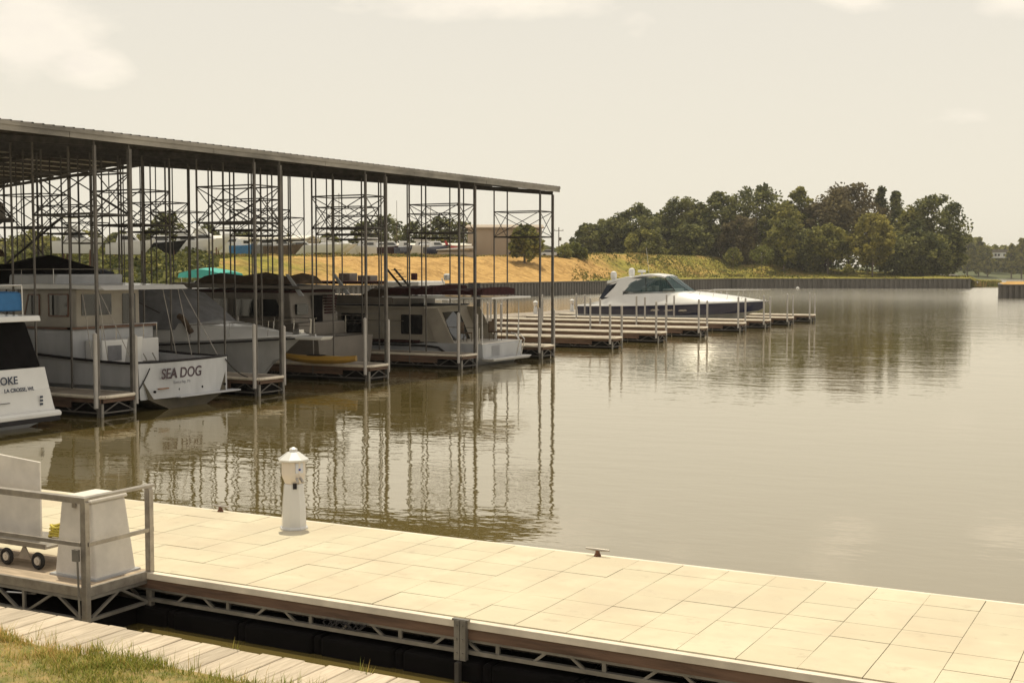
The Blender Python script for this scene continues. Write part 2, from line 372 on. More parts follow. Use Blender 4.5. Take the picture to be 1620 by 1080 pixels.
# ------------------------------------------------------------------ water and land
def grid(name, xs, ys, mat_, zf=lambda x, y: 0.0, kind='structure'):
    mb = MB(); nx = len(xs)
    mb.v = [(x, y, zf(x, y)) for y in ys for x in xs]
    mb.f = [(j * nx + i, j * nx + i + 1, (j + 1) * nx + i + 1, (j + 1) * nx + i) for j in range(len(ys) - 1) for i in range(nx - 1)]; mb.m = [0] * len(mb.f)
    o = mb.build(name, mat_, smooth=True); return tag(o, kind=kind)
grid('water', [-4000, 4000], [-200, 6000], M['water'])
grid('lake_bed', [-4200, 4200], [-400, 6200], M['soil'], lambda x, y: -3.0)

def lerp(tab, x):
    if x <= tab[0][0]: return tab[0][1]
    for (a, u), (b, v) in zip(tab[:-1], tab[1:]):
        if x <= b: return u + (v - u) * (x - a) / (b - a)
    return tab[-1][1]
def hitx(px, X):
    r = ray(px, 428); t = X / r[0]; return -X * sy_ + r[1] * t * cy_ if False else (-r[0] * t * sy_ + r[1] * t * cy_)
A_, B_ = Vector((-102.2, 302.9)), Vector((-48.6, 325.6))
def wall_depth(px):
    if px < 1154: return hitx(px, -100 if px < 900 else -100 - 2.2 * (px - 900) / 254)
    r = ray(px, 428); d = B_ - A_; n_ = Vector((-d.y, d.x)); t = A_.dot(n_) / Vector((r[0], r[1])).dot(n_)
    if px <= 1536: return -r[0] * t * sy_ + r[1] * t * cy_
    return lerp([(1536, 330), (1560, 352), (1585, 395)], px)
crest_py = [(-500, 408), (200, 408), (480, 404), (700, 405), (860, 405), (900, 407), (920, 404), (960, 401), (1040, 403), (1100, 405), (1160, 409), (1230, 408), (1290, 419), (1320, 427), (1400, 430), (1480, 434), (1530, 440), (1585, 444)]
dcrest = [(-500, 34), (900, 40), (1000, 52), (1154, 42), (1280, 44), (1330, 46), (1500, 45), (1585, 20)]
mb = MB(); cols = [p for p in range(-500, 1590, 5)]; NR = 15; veg = []
def landz(px, D):
    dw = wall_depth(px); dc = dw + lerp(dcrest, px); zc = CAMH + (428 - lerp(crest_py, px)) * dc / FPX
    zw = 2.35 if px < 1536 else lerp([(1536, 2.35), (1548, .9), (1585, .3)], px)
    t = (D - dw) / (dc - dw)
    if t <= 1:
        t = max(0, t); shelf = .22 if px > 930 else .1
        k = 0 if t < shelf else (t - shelf) / (1 - shelf); k = k * k * (3 - 2 * k)
        z = zw + .35 * min(1, t / shelf) + (zc - zw - .35) * k
        rn = math.sin(px * .11 + t * 5) * .3 + math.sin(px * .037 - t * 9) * .4 + math.sin(px * .31 + t * 14) * .16
        return z + rn * (k * (1 - k) * 2.4 + .12 * k)
    if px > 1310: return zc - min(1, (D - dc) / 90) * (zc + 1.5)
    return zc - min(1.2, (D - dc) * .02)
for px in cols:
    dw = wall_depth(px); dc = dw + lerp(dcrest, px)
    ds = [dw + (dc - dw) * k / 11 for k in range(12)] + [dc + 12, dc + 60, dc + 110, dc + 350][:NR - 12 + 1]
    for D in ds:
        p = atd(px, 428, D); mb.v.append((p.x, p.y, landz(px, D)))
        t = (D - dw) / (dc - dw)
        v = lerp([(-500, .55), (300, .6), (420, .55), (520, .25), (700, .05), (840, .05), (915, .25), (980, .6), (1040, .72), (1540, .75)], px)
        if px > 880: v += .35 * (1 - min(1, t * 2.2)) if px > 930 else 0
        if t > .93 and px < 1000: v += .35
        if px > 930 and .3 < t < .95 and px < 1310: v -= .22 * abs(math.sin(px * .02 + 4 * t))
        veg.append(v)
nr = len(ds)
for i in range(len(cols) - 1):
    for j in range(nr - 1): mb.f.append((i * nr + j, (i + 1) * nr + j, (i + 1) * nr + j + 1, i * nr + j + 1)); mb.m.append(0)
land = mb.build('embankment_terrain', M['bank'], smooth=True); tag(land, kind='structure')
ca = land.data.color_attributes.new('veg', 'FLOAT_COLOR', 'POINT')
for i, v in enumerate(veg): ca.data[i].color = (v, v, v, 1)

def sheet_wall(name, label, pts, ztop, pitch=1.15, depth=.28):
    """corrugated sheet piling following a line, with a cap"""
    root = thing(name, label, 'sea wall', (pts[0][0], pts[0][1], 0)); o = Vector(pts[0])
    w = MB(); c = MB(); prof = []
    for a, b in zip(pts[:-1], pts[1:]):
        a, b = Vector(a) - o, Vector(b) - o; L = (b - a).length; d = (b - a) / L; nn = Vector((d.y, -d.x)); k = int(L / pitch)
        for i in range(k):
            for s_, e in ((0, 0), (.36, 0), (.5, 1), (.86, 1)):
                q = a + d * (i + s_) * L / k + nn * depth * e; prof.append((q.x, q.y))
        c.bar((a.x, a.y, ztop), (b.x, b.y, ztop), .7, .22)
    e = Vector(pts[-1]) - o; prof.append((e.x, e.y))
    n_ = len(prof); w.v = [(x, y, -1.5) for x, y in prof] + [(x, y, ztop - .1) for x, y in prof]
    w.f = [(i, i + 1, n_ + i + 1, n_ + i) for i in range(n_ - 1)]; w.m = [0] * len(w.f)
    w.build('sheet_piles', M['pile'], root); c.build('cap', M['pile_cap'], root); return root
sheet_wall('sea_wall', 'long grey sheet pile sea wall below the grassy embankment and wooded point',
           [(-100, 60), (-100, 203.7), (-102.2, 302.9), (-48.6, 325.6)], 2.35)
p0 = Vector((-27.3, 213.0)); dr = Vector((cy_, sy_))
q1 = p0 + dr * 60; q2 = p0 * 1.13
sheet_wall('sea_wall', 'short grey sheet pile sea wall topped with dry grass at the far right edge of the photo', [tuple(q2), tuple(p0), tuple(q1)], 2.1, .9)
mb = MB(); q3 = q2 + dr * 60
mb.add([(p0.x, p0.y, 2.1), (q1.x, q1.y, 2.1), (q3.x, q3.y, 2.3), (q2.x, q2.y, 2.3)], [(0, 1, 2, 3)])
mb.add([(p0.x + dr.x * .2, p0.y + dr.y * .2, 2.12), (q1.x, q1.y, 2.12), ((q1 + q3).x / 2, (q1 + q3).y / 2, 2.8), ((p0 + q2).x / 2 + 1, (p0 + q2).y / 2, 2.6)], [(0, 1, 2, 3)])
o = mb.build('grassy_bank', M['bank']); tag(o, kind='structure')

# far shore hills
mb = MB(); cols = list(range(-700, 2400, 20)); rows = [(655, -.5), (670, .8), (720, 4), (800, 9), (1000, 10), (1600, 4)]
for px in cols:
    for D, z in rows:
        p = atd(px, 428, D + 12 * math.sin(px * .02)); mb.v.append((p.x, p.y, z * (1 + .3 * math.sin(px * .013))))
n_ = len(rows)
for i in range(len(cols) - 1):
    for j in range(n_ - 1): mb.f.append((i * n_ + j, (i + 1) * n_ + j, (i + 1) * n_ + j + 1, i * n_ + j + 1)); mb.m.append(0)
o = mb.build('far_shore_terrain', mat('far_shore_ground', (.09, .10, .04), .95, nscale=.02, col2=(.06, .07, .03), obj=False), smooth=True); tag(o, kind='structure')

# ------------------------------------------------------------------ near bank and boardwalk
def bankz(x, y):
    if y > 5.5: return (1.325 if y < 7.2 else 1.285) + .012 * math.sin(x * 2.1 + y * 3) + .03 * max(0, min(1, (7.3 - y)))
    return 1.31 + (5.5 - y) * .22 if y > -1 else 2.74
grid('bank_ground', [-40 + i * .5 for i in range(160)], [-30, -15, -6, -3, -1, 1, 3, 4.5, 5.5, 6, 6.3, 6.6, 6.9, 7.1, 7.33], M['soil'], bankz)
br = thing('boardwalk', 'sun-bleached plank boardwalk along the grassy bank at bottom left', 'boardwalk', (-6, 7.4, 1.3))
x = -30.0; mb = MB()
while x < 12:
    w = .212 + random.uniform(-.006, .006); e = random.uniform(-.02, .02)
    mb.box(x + 6, x + w - .008 + 6, -.62 + 0, .53 + e, -.05 + random.uniform(-.003, .003), random.uniform(-.004, .004)); x += w + .004
mb.build('planks', M['plank'], br, bevel=.006, seg=1)
mb = MB(); mb.box(-24, 18, .44, .49, -.24, -.055); mb.box(-24, 18, -.5, -.45, -.24, -.055); mb.build('joists', M['wood_dark'], br)
mb = MB()
for i in range(18): mb.tube((-23 + i * 2.4, .36, -3.2), (-23 + i * 2.4, .36, -.245), .12, 8)
buildsep(mb, 'pile', M['wood_dark'], br)
gb = MB(); gb.box(-40, 20, 6.9, 7.05, -3, 1.2)
tag(gb.build('retaining_wall', M['wood_dark']), 'dark timber retaining wall under the boardwalk at the grassy bank', 'wall')

# grass on the near bank
rg = random.Random(3); mb = MB()
def blade(x, y, z, h, w, a, lean, bend):
    dx, dy = math.cos(a) * w, math.sin(a) * w; lx, ly = -math.sin(a) * lean * h, math.cos(a) * lean * h
    k = len(mb.v)
    mb.v.extend([(x - dx, y - dy, z), (x + dx, y + dy, z), (x + dx * .7 + lx * .4, y + dy * .7 + ly * .4, z + h * .55), (x - dx * .7 + lx * .4, y - dy * .7 + ly * .4, z + h * .55), (x + lx * bend, y + ly * bend, z + h)])
    mb.f.extend([(k, k + 1, k + 2, k + 3), (k + 3, k + 2, k + 4)]); mb.m.extend([0, 0])
clumps = [(rg.uniform(-11, -5), rg.uniform(5.9, 7.38), rg.uniform(.04, .16), rg.uniform(.6, 1.5)) for _ in range(260)]
for i in range(60000):
    if rg.random() < .62:
        c = rg.choice(clumps); x = rg.gauss(c[0], c[2]); y = rg.gauss(c[1], c[2] * .8); hm = c[3]
    else: x = rg.uniform(-11.2, -4.8); y = rg.uniform(5.9, 7.3); hm = .6
    edge = 7.28 + .06 * math.sin(x * 3.1) + .05 * math.sin(x * 7.7)
    if y > edge + (.06 if rg.random() < .1 else 0): continue
    if y > 7.15 and rg.random() < .3: continue
    blade(x, y, 1.31, rg.uniform(.03, .085) * hm, rg.uniform(.0025, .005), rg.uniform(0, 6.3), rg.uniform(-.9, .9), rg.uniform(1, 1.8))
for i in range(70):
    x = rg.uniform(-9.6, -5); y = 7.25 + rg.uniform(-.1, .1)
    for k in range(rg.randint(2, 5)): blade(x + rg.uniform(-.03, .03), y, 1.28, rg.uniform(.08, .2), .0028, rg.uniform(0, 6.3), rg.uniform(-.6, .6), 1.5)
for x, y in ((-5.62, 7.9), (-5.55, 7.9), (-6.9, 7.95)):
    for k in range(6): blade(x + rg.uniform(-.03, .03), y + rg.uniform(-.02, .02), 1.2, rg.uniform(.14, .25), .004, rg.uniform(0, 6.3), rg.uniform(-.6, .6), 1.5)
tag(mb.build('grass', M['grass']), 'short green and straw-coloured grass on the bank beside the boardwalk', 'grass', kind='stuff')

# ------------------------------------------------------------------ foreground floating dock
dk = thing('floating_dock', 'wide floating dock paved with cream square pavers over a steel truss in the foreground', 'dock', (-6, 13.3, 0))
DX0, DX1, DY0, DY1 = -24.0, 14.0, 11.6, 15.1
rp = random.Random(11); mb = MB()
rows_ = [(11.645, 12.24), (12.245, 12.835), (12.84, 13.43), (13.435, 14.025), (14.03, 14.55), (14.555, 15.07)]
for y0, y1 in rows_:
    xx = -30.0
    while xx < 8.1:
        g = rp.choice((.003, .0045, .006)); dz = rp.uniform(-.0025, .0025); t1, t2 = rp.uniform(-.0015, .0015), rp.uniform(-.0015, .0015)
        x0, x1 = xx + g, xx + .606
        a, b = y0 + rp.choice((.0, .001, .003)), y1
        k = len(mb.v)
        z = .65 + dz
        mb.v += [(x0 + 6, a - 13.3, .59), (x1 + 6, a - 13.3, .59), (x1 + 6, b - 13.3, .59), (x0 + 6, b - 13.3, .59), (x0 + 6, a - 13.3, z + t1), (x1 + 6, a - 13.3, z + t2), (x1 + 6, b - 13.3, z - t1), (x0 + 6, b - 13.3, z - t2)]
        for f in ((4, 5, 6, 7), (0, 1, 5, 4), (1, 2, 6, 5), (2, 3, 7, 6), (3, 0, 4, 7)): mb.f.append(tuple(q + k for q in f)); mb.m.append(0)
        xx += .6085
def pavermat():
    m = bpy.data.materials.new('concrete_pavers'); m.use_nodes = True; t = m.node_tree; n = t.nodes; b = n['Principled BSDF']; b.inputs['Roughness'].default_value = .85
    b.inputs['Specular IOR Level'].default_value = .25
    g = n.new('ShaderNodeNewGeometry')
    def noise(s, d=5):
        x = n.new('ShaderNodeTexNoise'); x.inputs['Scale'].default_value = s; x.inputs['Detail'].default_value = d; x.inputs['Roughness'].default_value = .65
        t.links.new(g.outputs['Position'], x.inputs['Vector']); return x.outputs['Fac']
    def mix(f, a, c, blend='MIX'):
        x = n.new('ShaderNodeMix'); x.data_type = 'RGBA'; x.blend_type = blend
        if isinstance(f, float): x.inputs[0].default_value = f
        else: t.links.new(f, x.inputs[0])
        for i, v in ((6, a), (7, c)):
            if isinstance(v, tuple): x.inputs[i].default_value = v + (1,)
            else: t.links.new(v, x.inputs[i])
        return x.outputs[2]
    def mr(f, a, c, d=0., e=1.):
        x = n.new('ShaderNodeMapRange'); x.inputs[1].default_value = a; x.inputs[2].default_value = c; x.inputs[3].default_value = d; x.inputs[4].default_value = e; t.links.new(f, x.inputs[0]); return x.outputs[0]
    c = mix(g.outputs['Random Per Island'], (.570, .520, .385), (.515, .465, .340))
    c = mix(mr(noise(1.1, 3), .4, .7), c, (.50, .425, .31))
    c = mix(mr(noise(7), .55, .8), c, (.50, .43, .33))
    c = mix(mr(noise(3.1, 6), .60, .70, 0, .55), c, (.36, .30, .22))
    c = mix(mr(noise(.45, 4), .45, .7, 0, .5), c, (.44, .38, .29))
    c = mix(mr(noise(22, 3), .70, .74, 0, .6), c, (.25, .20, .15))
    t.links.new(c, b.inputs['Base Color'])
    bn = n.new('ShaderNodeBump'); bn.inputs['Strength'].default_value = .25; bn.inputs['Distance'].default_value = .005; t.links.new(noise(120, 2), bn.inputs['Height']); t.links.new(bn.outputs[0], b.inputs['Normal'])
    return m
M['paver'] = pavermat()
mb.build('pavers', M['paver'], dk)
mb = MB(); mb.box(DX0, DX1, -1.75, -1.66, .56, .640); mb.box(DX0, DX1, 1.775, 1.84, .5, .648); mb.build('edge_strip', M['rubrail'], dk, bevel=.006)
mb = MB(); mb.box(DX0, DX1, -1.735, -1.68, .445, .56); mb.box(DX0, DX1, -1.66, 1.77, .50, .585); mb.build('fascia_board', M['wood_dark'], dk)
mb = MB(); yb = -1.70
for y in (yb, 1.70): mb.bar((DX0, y, .30), (DX1, y, .30), .06, .045); mb.bar((DX0, y, .43), (DX1, y, .43), .05, .03)
xx = DX0
while xx < DX1 - 1.0:
    for y in (yb,):
        mb.bar((xx, y, .30), (xx, y, .44), .045, .03, up=(0, 1, 0))
        mb.bar((xx + .42, y, .30), (xx + .60, y, .44), .035, .03); mb.bar((xx + .84, y, .44), (xx + 1.03, y, .30), .035, .03)
    xx += 1.24
mb.build('truss', M['steel'], dk)
mb = MB(); mb.tube((DX0, -1.50, .41), (DX1, -1.50, .41), .085, 10); mb.tube((DX0, -1.25, .40), (DX1, -1.25, .40), .085, 10); mb.build('float_pipe', M['pipe'], dk, smooth=True)
mb = MB(); xx = DX0
while xx < DX1:
    mb.box(xx, xx + 1.0, -1.80, 1.68, -.35, .215); mb.box(xx + 1.0, xx + 1.12, -1.78, 1.68, -.35, .21); xx += 1.12
mb.build('floats', M['float'], dk, bevel=.04)
for xb in (-6.93 + 6, .3 + 6, -14.2 + 6):
    mb = MB()
    for k in (0, .075): mb.box(xb + k, xb + k + .068, -1.80, -1.737, .22, .655)
    mb.box(xb - .03, xb + .17, -1.79, -1.74, .645, .665)
    for k in (.034, .109):
        for z in (.3, .45, .6): mb.tube((xb + k, -1.815, z), (xb + k, -1.80, z), .01, 6)
    mb.build('hinge_bracket', M['steel'], dk)
    mb = MB(); mb.bar((xb + .07, -1.83, -2), (xb + .07, -1.83, .21), .07, .05); mb.build('bracket_post', M['steel_dark'], dk)
mb = MB()   # tangle of dark line tied in the truss
for k in range(9):
    c = (-2.25 + .06 * k + .0, -1.72, .38); pr_ = [(c[0] + .06 * math.cos(a * 1.05), c[1] - .02 - .01 * (a % 2), c[2] + .045 * math.sin(a * 1.05 + k)) for a in range(7)]
    mb.path(pr_, .006, 5)
o = mb.build('tangled_line', M['rope']); o.location = (-6 - .4, 13.3, 0); tag(o, 'tangle of dark line wound through the truss of the paved dock', 'rope')

def cleat(x, y, label):
    r = thing('cleat', label, 'cleat', (x, y, .65), 0, 'cleats on the foreground dock')
    mb = MB(); mb.lathe([(.05, 0), (.045, .02), (.03, .04), (.028, .075)], n=10); mb.build('cleat_base', M['rust'], r, smooth=True)
    mb = MB(); mb.tube((-.17, 0, .09), (-.03, 0, .085), .012, 8, .02); mb.tube((-.03, 0, .085), (.03, 0, .085), .02, 8); mb.tube((.03, 0, .085), (.17, 0, .09), .02, 8, .012)
    mb.build('horn', M['alu'], r, smooth=True)
cleat(-6.84, 15.02, 'rusty T-shaped cleat on the water edge of the paved dock, right of the lighthouse pedestal')
cleat(-13.29, 15.02, 'mooring cleat on the water edge of the paved dock, left of the lighthouse pedestal')
cleat(-18.6, 15.02, 'mooring cleat on the water edge of the paved dock, behind the railed landing')

def pedestal():
    r = thing('power_pedestal', 'x', 'pedestal', (0, 0, 0))
    mb = MB(); mb.lathe([(.215, 0), (.21, .03), (.185, .035), (.18, .3), (.15, .62), (.14, .66)], n=8, rot0=R(22.5)); mb.build('tower_body', M['gel'], r, bevel=.006)
    mb = MB(); mb.lathe([(.130, .66), (.165, .74), (.180, .80), (.180, .98), (.165, 1.0)], n=8, rot0=R(22.5)); mb.build('lamp_house', mat('warm_white_plastic', (.66, .59, .51), .4, vary=.05) if 'lamp' not in M else M['lamp'], r, bevel=.006)
    mb = MB(); mb.lathe([(.228, .995), (.233, 1.02), (.09, 1.12), (.06, 1.125), (.065, 1.165), (.02, 1.19)], n=8, rot0=R(22.5)); mb.build('cap', M['gel'], r, bevel=.004)
    a = R(-62 + 28)
    def plate(name, ang, rad, z, w, h, m, par=r):
        c, s = math.cos(ang), math.sin(ang); mb = MB(); k = rad
        p = Vector((c * k, s * k, z)); t = Vector((-s, c, 0))
        mb.bar(p - t * w / 2, p + t * w / 2, .012, h); mb.build(name, M[m], par)
    plate('outlet_panel', R(-22), .168, .9, .12, .14, 'label'); plate('blue_badge', R(-22), .176, .88, .03, .03, 'blue_label')
    plate('meter_window', R(-45), .152, .64, .055, .085, 'trim')
    mb = MB(); mb.tube((.15, -.12, .76), (.21, -.16, .70), .02, 8); mb.tube((.17, -.06, .76), (.24, -.08, .70), .02, 8); buildsep(mb, 'outlet', M['alu'], r)
    return r
ped = pedestal(); ped['label'] = 'white lighthouse-shaped power pedestal standing on the paved dock in the foreground'; ped.location = (-11.49, 14.56, .65); ped['group'] = 'lighthouse power pedestals'

# railed landing
ld = thing('landing_platform', 'small plywood-floored landing with metal railing and open truss sides at the left', 'platform', (-11.46, 10.6, 0))
X0 = -9.0
mb = MB(); mb.box(X0, -.02, .02, 1.03, .60, .652); mb.build('floor', M['plywood'], ld)
mb = MB(); mb.box(X0, 0, -.03, .018, .545, .655); mb.box(-.018, .03, .02, 1.0, .545, .655); mb.build('edge_angle', M['alu'], ld)
mb = MB(); mb.bar((X0, 0, .26), (0, 0, .26), .05, .04); mb.bar((X0, 0, .52), (0, 0, .52), .045, .04); mb.bar((0, 0, .26), (0, 1.0, .26), .05, .04); mb.bar((0, 0, .52), (0, 1, .52), .045, .04)
for i in range(8):
    a = -i * 1.1; mb.bar((a - .08, 0, .27), (a - .48, 0, .52), .035, .03); mb.bar((a - .55, 0, .52), (a - .98, 0, .27), .035, .03); mb.bar((a - 1.06, 0, .26), (a - 1.06, 0, .52), .04, .03, up=(0, 1, 0))
mb.bar((0, .08, .28), (0, .5, .51), .035, .03); mb.bar((0, .55, .51), (0, .97, .27), .035, .03)
mb.build('truss', M['steel'], ld)
mb = MB(); mb.box(X0, -.1, .15, .95, -.2, .25); mb.build('float', M['float'], ld, bevel=.03)
for i, (x, y, z0) in enumerate(((0, 0, .2), (.02, 1.02, .15), (-2.6, 0, .2), (-5.2, 0, .2))):
    mb = MB(); mb.box(x - .04, x + .03, y - .04, y + .03, z0, 1.70); mb.box(x + .03, x + .045, y - .04, y + .03, z0, 1.68); mb.build('railing_post', M['alu'], ld, bevel=.004)
mb = MB(); mb.box(X0, .05, -.05, .04, 1.70, 1.735); mb.box(X0, .05, -.045, -.035, 1.66, 1.70); mb.box(-.045, .05, .04, 1.10, 1.70, 1.735); mb.build('top_rail', M['alu'], ld, bevel=.003)
mb = MB(); mb.box(X0, -.04, -.055, -.03, 1.15, 1.20); mb.box(.03, .06, .0, 1.06, 1.15, 1.20); mb.build('mid_rail', M['alu'], ld, bevel=.003)
mb = MB(); mb.box(-.12, -.03, -.10, -.057, .98, 1.12); mb.tube((-.05, -.08, .98), (-.04, -.07, .3), .013, 6); mb.build('junction_box', M['steel'], ld)
sag = [(-1.9 + .38 * k, -.02, .36 - .22 * math.sin(math.pi * k / 8)) for k in range(0, 6)]
mb = MB(); mb.path([(-9 + .9 * k, .04, .42 + .05 * math.sin(k * 2.3)) for k in range(10)], .012, 6); mb.build('cable', M['chrome'], ld)

wb = thing('dock_box', 'tall white tapered box standing behind the railing on the landing', 'box', (-11.98, 11.22, .652))
mb = MB()
def rect(x0, x1, y0, y1, z): return [(x0, y0, z), (x1, y0, z), (x1, y1, z), (x0, y1, z)]
mb.loft([rect(-.36, .36, -.32, .36, 0), rect(-.35, .35, -.31, .35, .05), rect(-.25, .26, -.285, .28, .93)]); mb.build('cabinet', M['panel'], wb, bevel=.03, seg=3)
mb = MB(); mb.loft([rect(-.27, .28, -.305, .30, .93), rect(-.27, .28, -.305, .30, .965), rect(-.25, .26, -.28, .28, .985)]); mb.build('lid', M['panel'], wb, bevel=.012)
mb = MB(); mb.box(-.40, .39, -.35, .39, 0, .025); mb.build('base_flange', M['gel_old'], wb)
mb = MB(); mb.box(-.03, .03, -.315, -.30, .86, .94); mb.build('latch', M['alu'], wb)
mb = MB(); mb.box(.262, .272, .0, .14, .70, .78); mb.build('vent', M['ink_grey'], wb)

ct = thing('utility_cart', 'low two-wheeled metal cart carrying a large white panel behind the landing railing', 'cart', (-12.98, 11.1, .652))
for x in (-.29, .28):
    w = MB(); rings = []
    for i in range(20):
        t = 2 * math.pi * i / 20; rings.append([(x + (.086 + .026 * math.cos(k * math.pi / 4)) * math.cos(t), -.12 + .026 * math.sin(k * math.pi / 4), .113 + (.086 + .026 * math.cos(k * math.pi / 4)) * math.sin(t)) for k in range(8)])
    rings.append(rings[0]); w.loft(rings, cap=False); o = w.build('wheel', M['rubber'], ct, smooth=True)
    h = MB(); h.tube((x, -.145, .113), (x, -.095, .113), .052, 14); h.tube((x, -.155, .113), (x, -.145, .113), .02, 8); h.build('hub', M['hub'], o, smooth=True)
mb = MB(); mb.bar((-.29, -.10, .113), (.28, -.10, .113), .02); mb.prism([(-.10, .11), (.14, .11), (.04, .27), (0, .27)], -.115, -.10); mb.build('axle_bracket', M['alu'], ct)
mb = MB(); mb.box(-1.5, .42, -.13, .55, .27, .30); mb.box(-1.5, .42, -.13, -.11, .30, .335); mb.tube((-1.2, .3, 0), (-1.2, .3, .27), .018); mb.bar((.18, .5, .0), (.18, .5, .27), .06, .05); mb.build('frame', M['alu'], ct)
mb = MB(); mb.prism([(-1.6, .33), (0, .33), (0, 1.30), (-1.6, 1.41)], .17, .2); mb.build('white_panel', M['panel'], ct, bevel=.008)
hs = MB()
for k in range(4):
    rr = .14 - .008 * k; hs.path([(.06 + rr * math.cos(a * math.pi / 9), .42 + rr * .8 * math.sin(a * math.pi / 9), .325 + .038 * k + .012 * math.sin(a + k)) for a in range(19)], .018, 6)
o = hs.build('hose_coil', M['hose'], smooth=True); o.location = (-12.98, 11.1, .652); tag(o, 'coil of yellow hose lying on the cart behind the white panel', 'hose')

# ------------------------------------------------------------------ covered dock roof
YR0, YR1 = 8.0, 58.3
def eave(y): return .0046 * (y - 58)
def zroof(x):   # underside of sheet at y=59
    return 8.42 + (-28.85 - x) * .0905 if x > -57 else 10.97 - (-57 - x) * .075
rf = thing('dock_roof', 'long low-pitched metal roof carried on thin steel columns over the boat slips', 'roof', (-29.35, 59, 0)); ox, oy = -29.35, 59
mb = MB(); prof = []; y = YR0
while y < YR1 - .3:
    prof += [(y, 0), (y + .25, 0), (y + .28, .045), (y + .34, .045)]; y += .37
prof.append((YR1, 0))
rings = [[(x - ox, yy - oy, zroof(x) + .24 + h + eave(yy)) for yy, h in prof] for x in (-28.72, -43, -57, -75)]
mb.loft(rings, cap=False, closed=False); mb.build('roof_sheet', M['roof'], rf)
mb = MB(); rings = [[(x - ox, yy - oy, zroof(x) + .20 + eave(yy)) for yy in (YR0, YR1)] for x in (-28.80, -43, -57, -75)]; mb.loft(rings, cap=False, closed=False); mb.build('ceiling_sheet', M['soffit'], rf)
mb = MB()
def ybox(mb, x0, x1, z0, z1, ya=YR0, yb_=YR1, zf=zroof):
    c = [(x0 - ox, ya - oy, zf(x0) + z0 + eave(ya)), (x1 - ox, ya - oy, zf(x1) + z0 + eave(ya)), (x1 - ox, yb_ - oy, zf(x1) + z0 + eave(yb_)), (x0 - ox, yb_ - oy, zf(x0) + z0 + eave(yb_))]
    d = [(a, b, e + z1 - z0) for a, b, e in c]; mb.add(c + d, [(0, 3, 2, 1), (4, 5, 6, 7), (0, 1, 5, 4), (1, 2, 6, 5), (2, 3, 7, 6), (3, 0, 4, 7)])
y = YR0
while y < YR1 - 1:
    ybox(mb, -28.80, -28.74, -.02, .235, y, min(y + 6.08, YR1)); y += 6.1
ybox(mb, -28.73, -28.705, .14, .25)
mb.build('eave_flashing', M['fascia'], rf)
mb = MB()
for k in range(29): x = -29.6 - 1.55 * k; ybox(mb, x - .06, x, 0.0, .19)
mb.build('purlins', M['steel_dark'], rf)
FY = [20.8, 28.05, 35.3, 42.0, 49.2, 57.1]
mb = MB()
for fy in FY + [13.6]:
    for s_ in (-.7, .7):
        for xa, xb in ((-28.9, -57), (-57, -74.6)):
            mb.bar((xa - ox, fy + s_ - oy, zroof(xa) - .10 + eave(fy)), (xb - ox, fy + s_ - oy, zroof(xb) - .10 + eave(fy)), .09, .18)
mb.build('rafters', M['steel_dark'], rf)

# ------------------------------------------------------------------ finger piers
XE = -28.75
def finger(name, label, group, L, col_ks, sleeve_ks, roofed, near=True, W2=.72):
    r = thing(name, label, 'pier', (0, 0, 0), 0, group)
    mb = MB(); mb.box(-L, -.06, -W2 + .06, W2 - .06, .60, .645); mb.build('deck_boards', M['wood_deck'], r)
    # rounded cream rub rail round the free end
    mb = MB(); c = .22; pts = [(-L, -W2), (-c, -W2)] + [(-c + c * math.sin(a * math.pi / 8), -W2 + c - c * math.cos(a * math.pi / 8)) for a in range(1, 5)]
    pts2 = [(x, -y) for x, y in reversed(pts)]
    mb.path([(x, y, .60) for x, y in pts + pts2], .055, 8); mb.build('rub_rail', M['rubrail'], r, smooth=True)
    mb = MB(); mb.box(-L, -1.3, -W2 + .0, -W2 + .018, .24, .56); mb.box(-L, -1.3, W2 - .018, W2 - .0, .24, .56); mb.box(-1.3, -.08, -W2 + .02, -W2 + .058, .42, .56); mb.box(-1.3, -.08, W2 - .058, W2 - .02, .42, .56); mb.box(-.078, -.04, -W2 + .1, W2 - .1, .42, .56); mb.build('side_boards', M['wood_dark'], r)
    mb = MB()
    for y in (-W2 + .04, W2 - .04):
        mb.bar((-L, y, .12), (-.05, y, .12), .05, .04); k = 0
        while -.1 - k * 1.2 > -L + 1.2:
            a = -.1 - k * 1.2; mb.bar((a, y, .12), (a - .55, y, .42), .035, .03); mb.bar((a - .6, y, .42), (a - 1.15, y, .12), .035, .03); k += 1
    mb.bar((-.05, -W2 + .05, .12), (-.05, W2 - .05, .12), .05, .04)
    for s_ in (-1, 1): mb.bar((-.05, s_ * (W2 - .08), .12), (-.05, 0, .41), .035, .03)
    mb.build('truss', M['steel_col'], r)
    mb = MB(); k = 0
    while 1.7 + k * 2.4 < L:
        mb.box(-.2 - k * 2.4 - 1.9, -.2 - k * 2.4, -W2 + .12, W2 - .12, -.25, .36); k += 1
    mb.build('floats', M['float'], r, bevel=.04)
    return r
